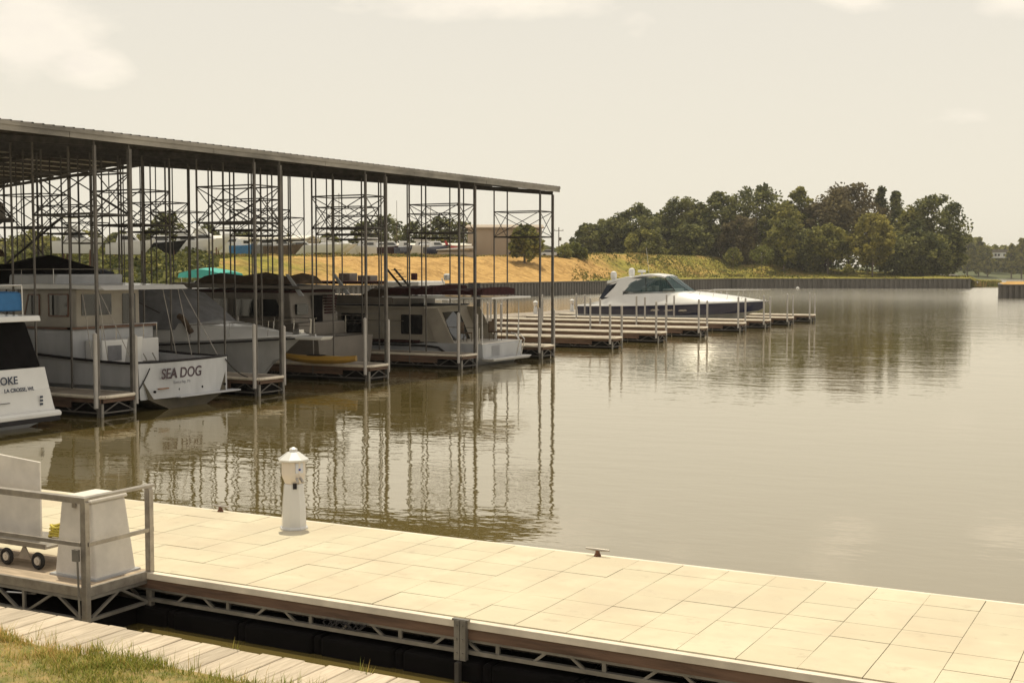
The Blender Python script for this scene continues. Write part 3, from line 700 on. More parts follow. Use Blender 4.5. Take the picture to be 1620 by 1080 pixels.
def fposts(r, fy, ks, sleeve_ks, roofed, x0=-.15, step=2.63, ext=1, W2=.72):
    for k in ks:
        for s_ in (-1, 1):
            x = x0 - step * k
            wx = XE + x if ext == 1 else ext + x
            top = zroof(wx) - .17 + eave(fy) if roofed else 2.55
            y = s_ * (W2 + .06) if k in sleeve_ks else s_ * (W2 - .02)
            if roofed:
                mb = MB(); w = (.055 if s_ > 0 else .042) if k == 0 else .026; mb.box(x - w, x + w, s_ * (W2 - .02) - w, s_ * (W2 - .02) + w, -.8 if k == 0 else .2, top); c = mb.build('column', M['steel_col'], r)
            if k in sleeve_ks:
                mb = MB(); zt = 2.38 + .12 * ((k * 7 + s_) % 3 - 1)
                mb.tube((x + .02, s_ * (W2 + .10), .28), (x + .02, s_ * (W2 + .10), zt), .066, 10); mb.tube((x + .02, s_ * (W2 + .10), zt), (x + .02, s_ * (W2 + .10), zt + .05), .066, 10, .02)
                mb.build('guide_sleeve' if roofed else 'mooring_post', M['pvc'], r, smooth=True)
                if k == 0:
                    mb = MB(); mb.tube((x + .10, s_ * (W2 - .06), -2), (x + .10, s_ * (W2 - .06), .4), .05, 8); mb.build('pile', M['steel'], r)
def fbraces(r, fy, ks, x0=-.15, step=2.63, W2=.70):
    for k in ks:
        xa, xb = x0 - step * k, x0 - step * (k + 1)
        mb = MB()
        for s_ in (-1, 1):
            y = s_ * W2
            mb.bar((xa, y, 6.1), (xb, y, 6.1), .05, .07); mb.bar((xa, y, 7.38), (xb, y, 7.38), .035, .05)
            mb.bar((xa, y + .02, 6.1), (xb, y + .02, 7.36), .03); mb.bar((xa, y - .03, 7.36), (xb, y - .03, 6.1), .03)
        for x in (xa, xb):
            mb.bar((x, -W2, 6.1), (x, W2, 6.1), .035, .05); mb.bar((x, -W2, 7.38), (x, W2, 7.38), .03, .04)
            mb.bar((x + .02, -W2, 6.12), (x + .02, W2, 7.36), .025); mb.bar((x - .02, -W2, 7.36), (x - .02, W2, 6.12), .025)
        mb.build('cross_brace', M['steel_dark'], r)
words = {57.1: 'rightmost roofed finger pier, at the end of the roof', 49.2: 'roofed finger pier left of the cream houseboat', 42.0: 'roofed finger pier with a yellow kayak lying on it',
         35.3: 'roofed finger pier between the trawler and the grey cruiser', 28.05: 'roofed finger pier left of the white trawler stern', 20.8: 'roofed finger pier at the left edge, beyond the blue-topped boat'}
f0 = None
for fy in reversed(FY):
    L = 20.6
    r = finger('finger_pier', words[fy] + ', with steel columns', 'roofed finger piers', L, None, None, True)
    r.location = (XE, fy, 0); fposts(r, fy, range(8), (0, 3, 6), True); fbraces(r, fy, (0, 2, 4, 6))
fw = {57.1: 'far half finger pier behind the walkway, at the roof end', 49.2: 'far side finger pier behind the houseboat slips', 42.0: 'far side finger pier in the shade behind the bridge deck yacht', 35.3: 'far side finger pier behind the grey cruiser', 28.05: 'far side finger pier at the extreme left'}
for fy in FY[1:]:
    r = finger('finger_pier', fw[fy] + ', with dark steel columns', 'far side finger piers under the roof', 20, None, None, True)
    r.location = (-52.6, fy, 0); r.rotation_euler = (0, 0, math.pi)
    # free end points away from the camera
    r.location = (-73.2, fy, 0)
    for k in range(8):
        for s_ in (-1, 1):
            wx = -73.0 + 2.63 * k; mb = MB(); mb.box(-.2 - 2.63 * k - .024, -.2 - 2.63 * k + .024, s_ * .7 - .024, s_ * .7 + .024, .2, zroof(wx) - .17 + eave(fy)); mb.build('column', M['steel_dark'], r)
    fbraces(r, fy, (0, 4), x0=-.2)
GY = [65.8, 72.7, 80.2, 88.4, 94.5, 100.8, 107.5]
gw = ['first open finger pier right of the roof end', 'second open finger pier right of the roof end', 'third open finger pier right of the roof end', 'open finger pier two in front of the cruiser',
      'open finger pier along the near side of the cruiser', 'open finger pier just beyond the bow of the cruiser', 'farthest open finger pier, at the end of the row']
for i, fy in enumerate(GY):
    r = finger('finger_pier', gw[i] + ', with white mooring posts', 'open finger piers', 20.6, None, None, False)
    r.location = (XE, fy, 0); fposts(r, fy, (0, 3, 6), (0, 3, 6), False)
wk = thing('main_walkway', 'long floating walkway joining the inner ends of all the finger piers', 'walkway', (-51, 60, 0))
mb = MB(); mb.box(-1.6, 1.55, -50, 53.5, .58, .655); mb.build('deck_boards', M['wood_deck'], wk)
mb = MB(); mb.box(1.555, 1.62, -50, 53.5, .40, .66); mb.box(-1.67, -1.605, -50, 53.5, .40, .66); mb.box(-1.67, 1.62, 53.51, 53.58, .40, .66); mb.build('rub_rail', M['rubrail'], wk)
mb = MB(); mb.box(-1.5, 1.4, -50, 53.3, -.2, .56); mb.build('floats', M['float'], wk)
pw = ['white lighthouse power pedestal on the far walkway behind the cruiser stern', 'white lighthouse power pedestal on the walkway seen just right of the houseboat', 'white lighthouse power pedestal on the walkway next to the roof end']
for (x, y), l in zip(((-50.4, 104.8), (-50.4, 97.5), (-50.2, 76.0)), pw):
    c = copy_tree(ped); c.location = (x, y, .655); c['label'] = l

# ------------------------------------------------------------------ boats
def hull(L, B, zs0, zs1, draft=-.35, a=.42, p=2.2, rake=.13, n=22, band=None, transom=0.0, flare=.8):
    """rings of a planing hull, stern at x=0, bow at x=L"""
    rings = []
    for i in range(n + 1):
        t = i / n; t = 1 - (1 - t) ** 1.25
        q = max(0, (t - a) / (1 - a)); w = max(.03, B / 2 * (1 - q ** p)); zs = zs0 + (zs1 - zs0) * t ** 1.6
        wc = max(.015, w * (.88 - (.88 - flare * .35) * q ** 1.5)); zc = .12 + (zs * .62) * max(0, t - .35) ** 2 * 1.9
        zk = draft + (zs * .8 - draft) * max(0, (t - .8) / .2) ** 2.5 * .85; zc = max(zc, zk + .05)
        xs = L * t + transom * 0; xc = L * t * (1 - rake * t ** 3); xk = L * t * (1 - (rake + .06) * t ** 3)
        x_st = -transom * (1 - t) ** 8
        zb = (zs * .55 + zc * .45) if band is None else zs - band * (1 - .3 * t)
        wb_ = w * .985 - (w - wc) * .12; xb = xs + (xc - xs) * .3
        ring = [(xs - x_st * 0, -w, zs), (xb, -wb_, zb), (xc + x_st * .7, -wc, zc), (xk + x_st, 0, zk), (xc + x_st * .7, wc, zc), (xb, wb_, zb), (xs, w, zs)]
        rings.append(ring)
    return rings
def mkhull(r, rings, mats, name='hull', mi=(0, 1, 2, 2, 1, 0), cap=None):
    mb = MB(); n = len(rings[0])
    vs = [p for q in rings for p in q]; fs = []; ms = []
    for k in range(len(rings) - 1):
        for i in range(n - 1): fs.append((k * n + i, k * n + i + 1, (k + 1) * n + i + 1, (k + 1) * n + i)); ms.append(mi[i])
    fs.append(tuple(range(n))); ms.append(mi[0] if cap is None else cap); mb.add(vs, fs, ms); return mb.build(name, mats, r, smooth=True)
def mkdeck(r, rings, mat_, x0=0, x1=1e9, dz=-.04, crown=.08, name='deck', inset=.96):
    mb = MB(); R_ = [q for q in rings if x0 <= q[0][0] <= x1]; rr = []
    for q in R_:
        x, w, z = q[0][0], q[-1][1] * inset, q[0][2] + dz; rr.append([(x, -w, z), (x, -w * .5, z + crown * .75), (x, 0, z + crown), (x, w * .5, z + crown * .75), (x, w, z)])
    mb.loft(rr, cap=False, closed=False); return mb.build(name, mat_, r, smooth=True)
def sheer_rail(r, rings, mat_, x0, x1, h=.6, rad=.014, inset=.93, step=1.2, name='bow_rail', mid=False):
    mb = MB(); P = []
    for q in rings:
        if x0 <= q[0][0] <= x1: P.append((q[0][0], q[-1][1] * inset, q[0][2]))
    for s_ in (-1, 1):
        top = [(x, s_ * w, z + h) for x, w, z in P]; mb.path(top, rad, 6)
        if mid: mb.path([(x, s_ * w, z + h * .5) for x, w, z in P], rad * .6, 5)
        last = -9
        for x, w, z in P:
            if x - last > step: mb.tube((x, s_ * w, z), (x + .05, s_ * w, z + h), rad * .9, 6); last = x
    x, w, z = P[-1]; mb.tube((x, -w, z + h), (x, w, z + h), rad, 6)
    return mb.build(name, mat_, r, smooth=True)
def windows(r, polys, y, t=.02, mat_='glass', name='window', frame=None):
    for poly in polys:
        for s_ in (-1, 1):
            mb = MB(); mb.prism(poly, s_ * y, s_ * (y + t)); o = mb.build(name, M[mat_], r, bevel=.004)
            if frame:
                cx = sum(p[0] for p in poly) / len(poly); cz = sum(p[1] for p in poly) / len(poly)
                mb = MB()
                for a, b in zip(poly, poly[1:] + poly[:1]): mb.bar((a[0], s_ * (y + t), a[1]), (b[0], s_ * (y + t), b[1]), .03, .05)
                mb.build('window_frame', M[frame], o)
def body(r, name, mat_, rows, bevel=.04, seg=2):
    """cabin as loft of horizontal slices: (z, x0, x1, half width)"""
    mb = MB(); mb.loft([rect(x0, x1, -w, w, z) for z, x0, x1, w in rows]); return mb.build(name, mat_, r, bevel=bevel, seg=seg)
def textmesh(r, s, size, mat_, loc, rot_, shear=0, bold=0, name='lettering', align='CENTER', sx=1.0):
    c = bpy.data.curves.new(name, 'FONT'); c.body = s; c.size = size; c.shear = shear; c.offset = bold; c.extrude = .004; c.align_x = align
    o = bpy.data.objects.new(name, c); COL.objects.link(o); bpy.context.view_layer.update()
    me = bpy.data.meshes.new_from_object(o.evaluated_get(bpy.context.evaluated_depsgraph_get())); bpy.data.objects.remove(o)
    me.materials.clear(); me.materials.append(mat_)
    n = bpy.data.objects.new(name, me); COL.objects.link(n); n.parent = r; n.location = loc; n.rotation_euler = rot_; n.scale = (sx, 1, 1); return n

# --- express cruiser, navy and white, in the sun
b = thing('express_cruiser', 'white and navy express cruiser with hardtop and raked windshield in the open slips', 'boat', (-45.5, 97.8, 0))
H = hull(15.5, 4.3, 1.42, 1.98, band=.0, a=.5, p=2.6, rake=.05, flare=.5)
H = [[q[0], (q[1][0], q[1][1], max(q[2][2] + .05, .78 + .5 * (q[0][0] / 15.5) ** 5))] + q[2:5] + [(q[5][0], q[5][1], max(q[2][2] + .05, .78 + .5 * (q[0][0] / 15.5) ** 5)), q[6]] for q in H]
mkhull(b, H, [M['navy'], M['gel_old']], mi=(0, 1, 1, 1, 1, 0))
mb = MB()
rr = []
for q in H:
    x, w, z = q[0][0], q[-1][1], q[0][2]
    t = x / 15.5
    top = lerp([(0, 1.55), (.6, 1.62), (1.5, 1.8), (2.3, 2.12), (3.6, 2.55), (6, 2.66), (9.3, 2.70), (11.5, 2.52), (13.5, 2.28), (15, 2.06), (15.5, 2.0)], x)
    k = lerp([(0, .97), (3, .9), (9, .72), (13, .45), (15.5, .3)], x)
    rr.append([(x, -w - .03, z), (x, -w - .02, z + .08), (x, -w * .96, z + .10 + (top - z) * .12), (x, -w * k, top - .12 * (top - z)), (x, -w * k * .6, top + .03), (x, w * k * .6, top + .03), (x, w * k, top - .12 * (top - z)), (x, w * .96, z + .10 + (top - z) * .12), (x, w + .02, z + .08), (x, w + .03, z)])
mb.loft(rr); mb.build('deck', M['gel'], b, smooth=True)
mb = MB()   # hardtop shell
rr = []
for x, z, w in ((2.5, 3.22, 1.45), (3.2, 3.5, 1.55), (4.4, 3.86, 1.6), (5.4, 4.06, 1.6), (6.4, 4.12, 1.55), (7.2, 4.03, 1.5), (7.5, 3.93, 1.46)):
    rr.append([(x, -w, z - .16), (x, -w, z - .04), (x, -w * .7, z + .03), (x, 0, z + .06), (x, w * .7, z + .03), (x, w, z - .04), (x, w, z - .16), (x, w * .7, z - .10), (x, -w * .7, z - .10)])
mb.loft(rr); mb.build('hardtop', M['gel'], b, smooth=True)
mb = MB()
for s_ in (-1, 1):
    rr = [[(x0, s_ * w, z), (x1, s_ * w, z), (x1, s_ * (w - .09), z), (x0, s_ * (w - .09), z)] for z, x0, x1, w in ((2.2, 2.35, 3.9, 1.93), (2.6, 2.75, 4.0, 1.85), (3.0, 3.15, 4.35, 1.76), (3.4, 3.4, 4.75, 1.65), (3.74, 3.9, 5.6, 1.6))]
    mb.loft(rr)
buildsep(mb, 'arch_leg', M['gel'], b, smooth=True)
mb = MB()
for s_ in (-1, 1):
    mb.add([(3.95, s_ * 1.80, 2.66), (5.2, s_ * 1.80, 2.64), (8.4, s_ * 1.42, 2.74), (7.35, s_ * 1.44, 3.86), (5.6, s_ * 1.56, 3.86), (4.6, s_ * 1.68, 3.40)], [(0, 1, 2, 3, 4, 5)])
buildsep(mb, 'side_glass', M['clear'], b)
mb = MB(); mb.add([(8.4, -1.42, 2.74), (9.35, -.75, 2.76), (9.55, 0, 2.77), (9.35, .75, 2.76), (8.4, 1.42, 2.74), (7.4, 1.42, 3.9), (7.55, .7, 3.96), (7.6, 0, 3.97), (7.55, -.7, 3.96), (7.4, -1.42, 3.9)], [(0, 1, 8, 9), (1, 2, 7, 8), (2, 3, 6, 7), (3, 4, 5, 6)]); mb.build('windshield', M['clear'], b)
mb = MB()
for y0, y1 in ((-1.42, -1.42), (-.74, -.7), (.74, .7), (1.42, 1.42)): mb.bar((8.4 if abs(y0) > 1 else 9.35, y0, 2.75), (7.4 if abs(y0) > 1 else 7.55, y1, 3.93), .05)
for s_ in (-1, 1): mb.bar((3.95, s_ * 1.82, 2.68), (8.4, s_ * 1.44, 2.76), .05); mb.bar((6.0, s_ * 1.72, 2.7), (5.9, s_ * 1.56, 3.8), .05)
mb.build('window_frame', M['trim'], b)
mb = MB(); mb.box(5.4, 6.0, .3, 1.2, 2.3, 3.15); mb.box(5.4, 6.0, -1.2, -.4, 2.3, 3.1); mb.box(7.2, 8.2, -1.2, 1.2, 2.4, 2.92); buildsep(mb, 'helm_seat', M['panel'], b, bevel=.08)
mb = MB(); mb.prism([(1.75, 2.0), (2.5, 3.2), (2.95, 3.25), (2.35, 2.1)], -1.7, 1.7); mb.build('aft_curtain', M['navy_canvas'], b)
for x, y in ((2.75, -.9), (3.7, .7)):
    mb = MB(); z0 = 3.45 if x < 3 else 3.72
    mb.lathe([(.10, 0), (.16, .2), (.25, .3), (.27, .6), (.22, .8), (.08, .88)], c=(x, y, z0 + .02), n=14); mb.build('satellite_dome', M['gel'], b, smooth=True)
mb = MB(); mb.lathe([(.08, 0), (.08, .25), (.33, .27), (.34, .42), (.28, .46)], c=(4.9, 0, 3.98), n=16); mb.build('radar', M['gel'], b, smooth=True)
mb = MB(); mb.prism([(2.2, 3.3), (2.3, 3.55), (4.3, 3.95), (4.4, 3.78)], -1.2, 1.2); mb.build('radar_arch', M['gel'], b, bevel=.04)
mb = MB(); mb.tube((5.2, .9, 4.0), (4.9, .95, 6.3), .012, 5); mb.build('antenna', M['gel'], b)
mb = MB()
for s_ in (-1, 1):
    P = [(9.6, s_ * 1.95, 2.52), (10.6, s_ * 1.78, 2.86), (12.2, s_ * 1.45, 2.86), (13.8, s_ * .98, 2.86), (15.2, s_ * .42, 2.88), (15.9, 0, 2.9)]
    mb.path(P, .022, 6)
    for x in (10.7, 11.8, 12.9, 14.0, 15.0): w = lerp([(10.6, 1.78), (12.2, 1.45), (13.8, .98), (15.2, .42)], x); mb.tube((x - .2, s_ * w * 1.02, 2.1), (x, s_ * w, 2.86), .016, 6)
mb.build('bow_rail', M['chrome'], b, smooth=True)
mb = MB(); mb.box(15.2, 15.95, -.12, .12, 1.92, 2.02); mb.tube((15.7, -.1, 1.9), (15.9, .1, 1.6), .05); mb.build('anchor', M['chrome'], b, bevel=.01)
mb = MB()
for s_ in (-1, 1):
    for x in (6.5, 7.7, 8.9): mb.prism([(x, 1.14), (x + .2, 1.27), (x + .7, 1.29), (x + .85, 1.2), (x + .5, 1.13)], s_ * 2.10, s_ * 2.135)
buildsep(mb, 'portlight', M['chrome'], b)
mb = MB(); mb.box(-.9, .1, -1.9, 1.9, .5, .62); mb.build('swim_platform', M['gel_old'], b, bevel=.03)

# --- SEA DOG trawler, stern out
b = thing('trawler', 'white trawler with cream wheelhouse, its transom lettered SEA DOG', 'boat', (-28.9, 31.0, 0), math.pi)
H = hull(13.5, 4.1, 1.48, 2.5, band=.0, a=.5, p=2.4, transom=0.25)
H = [[q[0]] + [(q[1][0], q[1][1], q[0][2] - .12)] + [(q[2][0], q[2][1], q[2][2] + .26), (q[3][0] + .1, 0, q[3][2]), (q[4][0], q[4][1], q[4][2] + .26)] + [(q[5][0], q[5][1], q[0][2] - .12)] + [q[6]] for q in H]
# curved transom
mb = MB(); trz = [(1.50, -.03), (1.1, -.04), (.55, -.055), (.36, -.06)]
tr = [[(-.22 * (1 - (y / 2.05) ** 2) + dx, y * (1 - .02 * (1.5 - z)), z) for y in [-2.05 + .41 * k for k in range(11)]] for z, dx in trz]
mb.loft(tr, cap=False, closed=False); mb.build('transom', M['gel_old'], b, smooth=True)
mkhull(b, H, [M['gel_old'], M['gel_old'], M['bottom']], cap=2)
mb = MB(); P = [(-.24 * (1 - (y / 2.05) ** 2), y, 1.53) for y in [-2.07 + .414 * k for k in range(11)]]; mb.path(P, .045, 6)
for s_ in (-1, 1): mb.path([(q[0][0], s_ * (q[-1][1] + .01), q[0][2] + .02) for q in H if q[0][0] < 12], .045, 6)
mb.build('rub_rail', M['trim'], b, smooth=True)
mkdeck(b, H, M['gel_old'], 4.3, dz=-.05); mkdeck(b, H, M['teak'], -1, 4.5, dz=-.75, crown=.02, name='cockpit_sole')
mb = MB(); mb.box(.0, 4.4, -2.0, -1.92, .75, 1.5); mb.box(0, 4.4, 1.92, 2.0, .75, 1.5); mb.box(0, .06, -1.95, 1.95, .75, 1.5); mb.build('cockpit_liner', M['gel_old'], b)
mb = MB(); mb.box(-.42, -.0, -2.3, .6, .34, .39); mb.build('swim_platform', M['gel_old'], b, bevel=.02)
mb = MB()
for y in (-1.75, -.6, .5, 1.6): mb.tube((-.26, y * .97, .60), (-.2, y * .97, .60), .04, 8)
buildsep(mb, 'exhaust_fitting', M['black_canvas'], b)
body(b, 'cockpit_locker', M['gel'], [(.75, 2.3, 3.08, 1.28), (2.13, 2.3, 3.08, 1.28)], .04)
mb = MB(); mb.box(2.285, 2.298, .45, 1.05, 1.45, 1.95); mb.build('aft_hatch', M['grey_canvas'], b)
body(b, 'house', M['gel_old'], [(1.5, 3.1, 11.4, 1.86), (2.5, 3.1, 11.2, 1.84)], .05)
body(b, 'wheelhouse', M['cream'], [(2.5, 3.3, 6.6, 1.42), (3.80, 3.3, 5.9, 1.40)], .05)
mb = MB(); mb.box(3.05, 11.3, 1.7, 1.90, 2.49, 2.56); mb.box(3.05, 11.3, -1.90, -1.7, 2.49, 2.56); mb.box(3.0, 3.2, -1.9, 1.9, 2.49, 2.56); mb.build('teak_rail', M['teak'], b)
windows(b, [[(3.65, 2.9), (4.55, 2.9), (4.55, 3.62), (3.65, 3.62)], [(5.0, 2.9), (5.7, 2.9), (5.5, 3.6), (5.0, 3.6)]], 1.415, frame='teak')
mb = MB(); mb.box(3.28, 3.298, .62, 1.2, 2.92, 3.62); mb.box(3.28, 3.298, -.1, .45, 2.92, 3.62); mb.box(3.28, 3.298, -1.2, -.6, 2.6, 3.62); buildsep(mb, 'door_window', M['glass'], b)
mb = MB(); mb.prism([(1.5, 3.78), (1.7, 3.92), (4.5, 3.98), (9.2, 3.9), (9.4, 3.78), (9.2, 3.74), (3.2, 3.80)], -1.9, 1.9); mb.build('flybridge_deck', M['gel'], b, bevel=.03)
mb = MB()
for s_ in (-1, 1):
    for x in (1.9, 2.6): mb.tube((x, s_ * 1.8, 3.8), (x - .5, s_ * 1.9, 1.5), .012, 6)
    mb.path([(.3, s_ * 1.95, 1.55), (1.8, s_ * 1.88, 3.8)], .012, 6)
buildsep(mb, 'canopy_strut', M['alu'], b)
mb = MB(); mb.path([(2.35, -1.25, 2.62), (2.35, 1.25, 2.62)], .02); 
for y in (-1.5, -.75, 0, .75, 1.5): mb.tube((2.35, y * .82, 2.1), (2.35, y * .82, 2.62), .014, 5)
mb.build('aft_rail', M['chrome'], b)
mb = MB(); mb.prism([(.35, .95), (1.1, .95), (1.1, 1.45), (.95, 2.3), (.72, 2.3), (.8, 1.5), (.35, 1.45)], 1.05, 1.5); mb.build('fighting_chair', M['gel'], b, bevel=.03)
mb = MB()
for k in range(4): mb.box(.25 + .1 * k, .5 + .1 * k, .65, 1.0, 1.0 + .16 * k, 1.03 + .16 * k)
for y in (.62, 1.02): mb.bar((.2, y, .9), (.75, y, 1.75), .03)
mb.build('ladder', M['steel'], b)
# black covers on the flybridge, with dinghy
mb = MB(); rr = []
for x, z0, z, w in ((4.6, 3.95, 4.0, 1.2), (5.1, 3.95, 4.72, 1.3), (6.0, 3.95, 4.95, 1.35), (7.0, 3.95, 4.85, 1.35), (7.6, 3.95, 4.62, 1.3), (9.6, 3.95, 4.66, 1.3), (10.1, 3.95, 4.3, 1.2)):
    rr.append([(x, -w, z0), (x, -w * .95, z0 + (z - z0) * .7), (x, 0, z), (x, w * .95, z0 + (z - z0) * .7), (x, w, z0)])
mb.loft(rr); mb.build('flybridge_cover', M['black_canvas'], b, smooth=True)
body(b, 'flybridge_coaming', M['gel_old'], [(3.86, 4.2, 6.4, 1.5), (4.28, 4.1, 6.4, 1.45)], .06)
mb = MB(); mb.prism([(8.6, 3.9), (9.0, 3.9), (9.6, 7.9), (9.45, 7.9)], -.08, .08); mb.build('mast', M['teak'], b)
mb = MB(); mb.box(7.9, 9.2, -.09, .09, 6.1, 6.22); mb.path([(9.5, 0, 7.6), (6.2, .1, 4.9)], .02); mb.path([(9.5, 0, 7.7), (12.6, 0, 2.9)], .02); mb.path([(8.7, 0, 4.4), (5.3, 0, 6.3)], .04); mb.build('boom', M['steel_dark'], b)
mb = MB(); mb.lathe([(.26, 0), (.28, .18), (.25, .55), (.10, .66)], c=(8.6, .1, 6.22), n=14); mb.build('radar_dome', M['tan'], b, smooth=True)
mb = MB(); mb.path([(9.9, -1.7, 4.4), (4.0, -1.7, 4.45), (4.0, 1.7, 4.45), (9.9, 1.7, 4.4)], .018)
for x in (4, 5.5, 7, 8.5): 
    for s_ in (-1, 1): mb.tube((x, s_ * 1.7, 3.85), (x, s_ * 1.7, 4.43), .014, 5)
mb.build('flybridge_rail', M['chrome'], b)
textmesh(b, 'SEA DOG', .46, M['ink'], (-.262, .38, .98), (R(90), 0, R(-90)), shear=.12, bold=.006, sx=.95)
textmesh(b, 'Tunica Bay, Ms', .13, M['ink_grey'], (-.27, .38, .80), (R(90), 0, R(-90)), shear=.1)
mb = MB(); mb.box(-.262, -.18, .95, 1.38, .66, .69); o = mb.build('badge', M['gold'], b)

def rope(name, label, pts, rad=.02):
    mb = MB(); P = []
    for a, c in zip(pts[:-1], pts[1:]):
        a, c = Vector(a), Vector(c)
        for k in range(8):
            t = k / 8; q = a.lerp(c, t); q.z -= .3 * (a - c).length * .35 * 4 * t * (1 - t) * .6; P.append(q)
    P.append(Vector(pts[-1])); o0 = P[0].copy(); mb.path([p - o0 for p in P], rad, 6); o = mb.build(name, M['rope'], smooth=True); o.location = o0; tag(o, label, 'rope', 'mooring lines')
rope('mooring_line', 'dark mooring line from the left corner of the SEA DOG transom to the pier', [(-28.72, 29.3, 1.35), (-28.9, 28.8, .5)])
rope('mooring_line', 'dark mooring line from the right corner of the SEA DOG transom to the next pier', [(-28.8, 32.9, 1.42), (-29.2, 34.5, .68)])

# --- boat with lettered transom at the left edge, blue flybridge
b = thing('sport_sedan', 'white motor yacht at the left edge with blue flybridge cover and dark aft enclosure', 'boat', (-29.0, 23.3, 0), math.pi)
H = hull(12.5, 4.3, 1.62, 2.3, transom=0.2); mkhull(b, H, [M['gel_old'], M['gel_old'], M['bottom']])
mb = MB(); mb.loft([[(x, -w, z), (x, w, z), (x + .12, w, z), (x + .12, -w, z)] for z, x, w in ((.42, -.45, 2.1), (.6, -.42, 2.06), (1.05, -.36, 1.99), (1.07, -.3, 2.03), (1.66, -.16, 2.0))]); mb.build('transom', M['gel'], b, smooth=True)
mb = MB(); mb.loft([rect(-.72, 0, -2.08, 2.08, .30), rect(-.72, 0, -2.1, 2.1, .40), rect(-.68, 0, -2.05, 2.05, .47)]); mb.build('swim_platform', M['gel'], b, bevel=.03)
mb = MB(); mb.box(-.70, .1, -2.05, 2.05, .17, .295); mb.build('waterline_stripe', M['trim'], b)
mkdeck(b, H, M['gel_old'], 0)
body(b, 'aft_enclosure', M['black_canvas'], [(1.67, -.05, 4.2, 1.97), (2.95, .35, 4.2, 1.8)], .05)
mb = MB(); mb.box(-.02, .35, -.42, -.36, 1.7, 2.9); mb.box(-.02, .35, .62, .68, 1.7, 2.9); buildsep(mb, 'enclosure_seam', M['grey_canvas'], b)
body(b, 'house', M['gel_old'], [(1.7, 4.2, 9.8, 1.75), (3.0, 4.2, 8.6, 1.55)], .06)
windows(b, [[(4.8, 2.0), (8.6, 2.0), (7.9, 2.75), (4.8, 2.75)]], 1.66)
mb = MB(); mb.prism([(-.35, 2.98), (-.3, 3.14), (8.6, 3.2), (8.7, 3.05)], -1.75, 1.75); mb.build('flybridge_deck', M['gel'], b, bevel=.03)
mb = MB(); rr = [[(x, -w, z0), (x, -w * .97, z1), (x, w * .97, z1), (x, w, z0)] for x, z0, z1, w in ((.35, 3.27, 3.76, 1.72), (.5, 3.25, 3.80, 1.74), (3.0, 3.25, 3.82, 1.74))]; mb.loft(rr); mb.build('flybridge_cover', M['blue_canvas'], b, bevel=.03)
mb = MB(); mb.path([(.3, -1.65, 3.98), (.3, 1.65, 3.98)], .022); mb.path([(.3, -1.65, 3.98), (4, -1.7, 3.98)], .022); mb.path([(.3, 1.65, 3.98), (4, 1.7, 3.98)], .022)
for y in (-1.65, -.5, .5, 1.65): mb.tube((.28, y, 3.15), (.3, y, 3.98), .018, 6)
mb.build('aft_rail', M['chrome'], b)
mb = MB(); mb.loft([rect(.9, 1.4, .9, 1.3, 4.05), rect(.8, 1.6, .8, 1.4, 4.35), rect(.8, 1.6, .8, 1.4, 4.95)]); mb.build('folded_cover', M['blue_canvas'], b, bevel=.06)
mb = MB(); mb.tube((1.15, 1.1, 3.2), (1.15, 1.1, 4.1), .09, 10); mb.build('davit_post', M['gel'], b)
textmesh(b, 'OKE', .30, M['ink_blue'], (-.335, -.92, 1.27), (R(84), 0, R(-90)), bold=.006, align='RIGHT')
textmesh(b, 'LA CROSSE, WI.', .145, M['ink_blue'], (-.415, -1.40, 1.06), (R(86), 0, R(-90)), bold=.004, align='RIGHT')
for i_, c_ in enumerate('151'):
    mb = MB(); mb.box(-.46, -.44, -1.66, -1.57, .62 + .10 * i_, .68 + .10 * i_); mb.build('depth_mark', M['ink_blue'], b)
mb = MB(); mb.box(-.445, -.42, -.55, .9, .76, .775); mb.build('transom_trim', M['trim'], b)

# --- grey canvas cruiser, bow out with pulpit
b = thing('express_cruiser', 'white cruiser with grey canvas cover and bow pulpit pointing out, behind the SEA DOG', 'boat', (-41.6, 38.6, 0))
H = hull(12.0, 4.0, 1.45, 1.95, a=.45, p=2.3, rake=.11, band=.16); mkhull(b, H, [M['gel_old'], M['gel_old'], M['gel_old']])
mb = MB()
for s_ in (-1, 1): mb.path([(q[0][0], s_ * (q[-1][1] + .015), q[0][2] - .1) for q in H], .035, 6)
mb.build('rub_rail', M['trim'], b, smooth=True)
mb = MB(); rr = []
for q in H:
    x, w, z = q[0][0], q[-1][1], q[0][2]; top = lerp([(0, z + .2), (3, 2.25), (7.2, 2.42), (9, 2.22), (11, 1.99), (12, 1.98)], x); k = lerp([(0, .95), (8, .75), (12, .4)], x)
    rr.append([(x, -w, z), (x, -w * .93, z + .05), (x, -w * k, top - .05), (x, 0, top + .05), (x, w * k, top - .05), (x, w * .93, z + .05), (x, w, z)])
mb.loft(rr); mb.build('deck', M['gel'], b, smooth=True)
mb = MB(); mb.loft([rect(10.6, 12.75, -.34, .34, 1.78), rect(10.6, 12.85, -.36, .36, 1.92)]); mb.build('bow_pulpit', M['gel'], b, bevel=.04)
mb = MB(); rr = []
for x, z, w in ((1.0, 3.3, 1.5), (2.6, 3.72, 1.65), (4.6, 3.78, 1.68), (5.6, 3.55, 1.65), (6.6, 3.0, 1.5), (7.4, 2.45, 1.2)):
    rr.append([(x, -w * 1.12, 2.1), (x, -w * 1.02, 2.1 + (z - 2.1) * .6), (x, -w * .8, z - .08), (x, 0, z + .04), (x, w * .8, z - .08), (x, w * 1.02, 2.1 + (z - 2.1) * .6), (x, w * 1.12, 2.1)])
mb.loft(rr); mb.build('canvas_cover', M['grey_canvas'], b, smooth=True)
mb = MB()
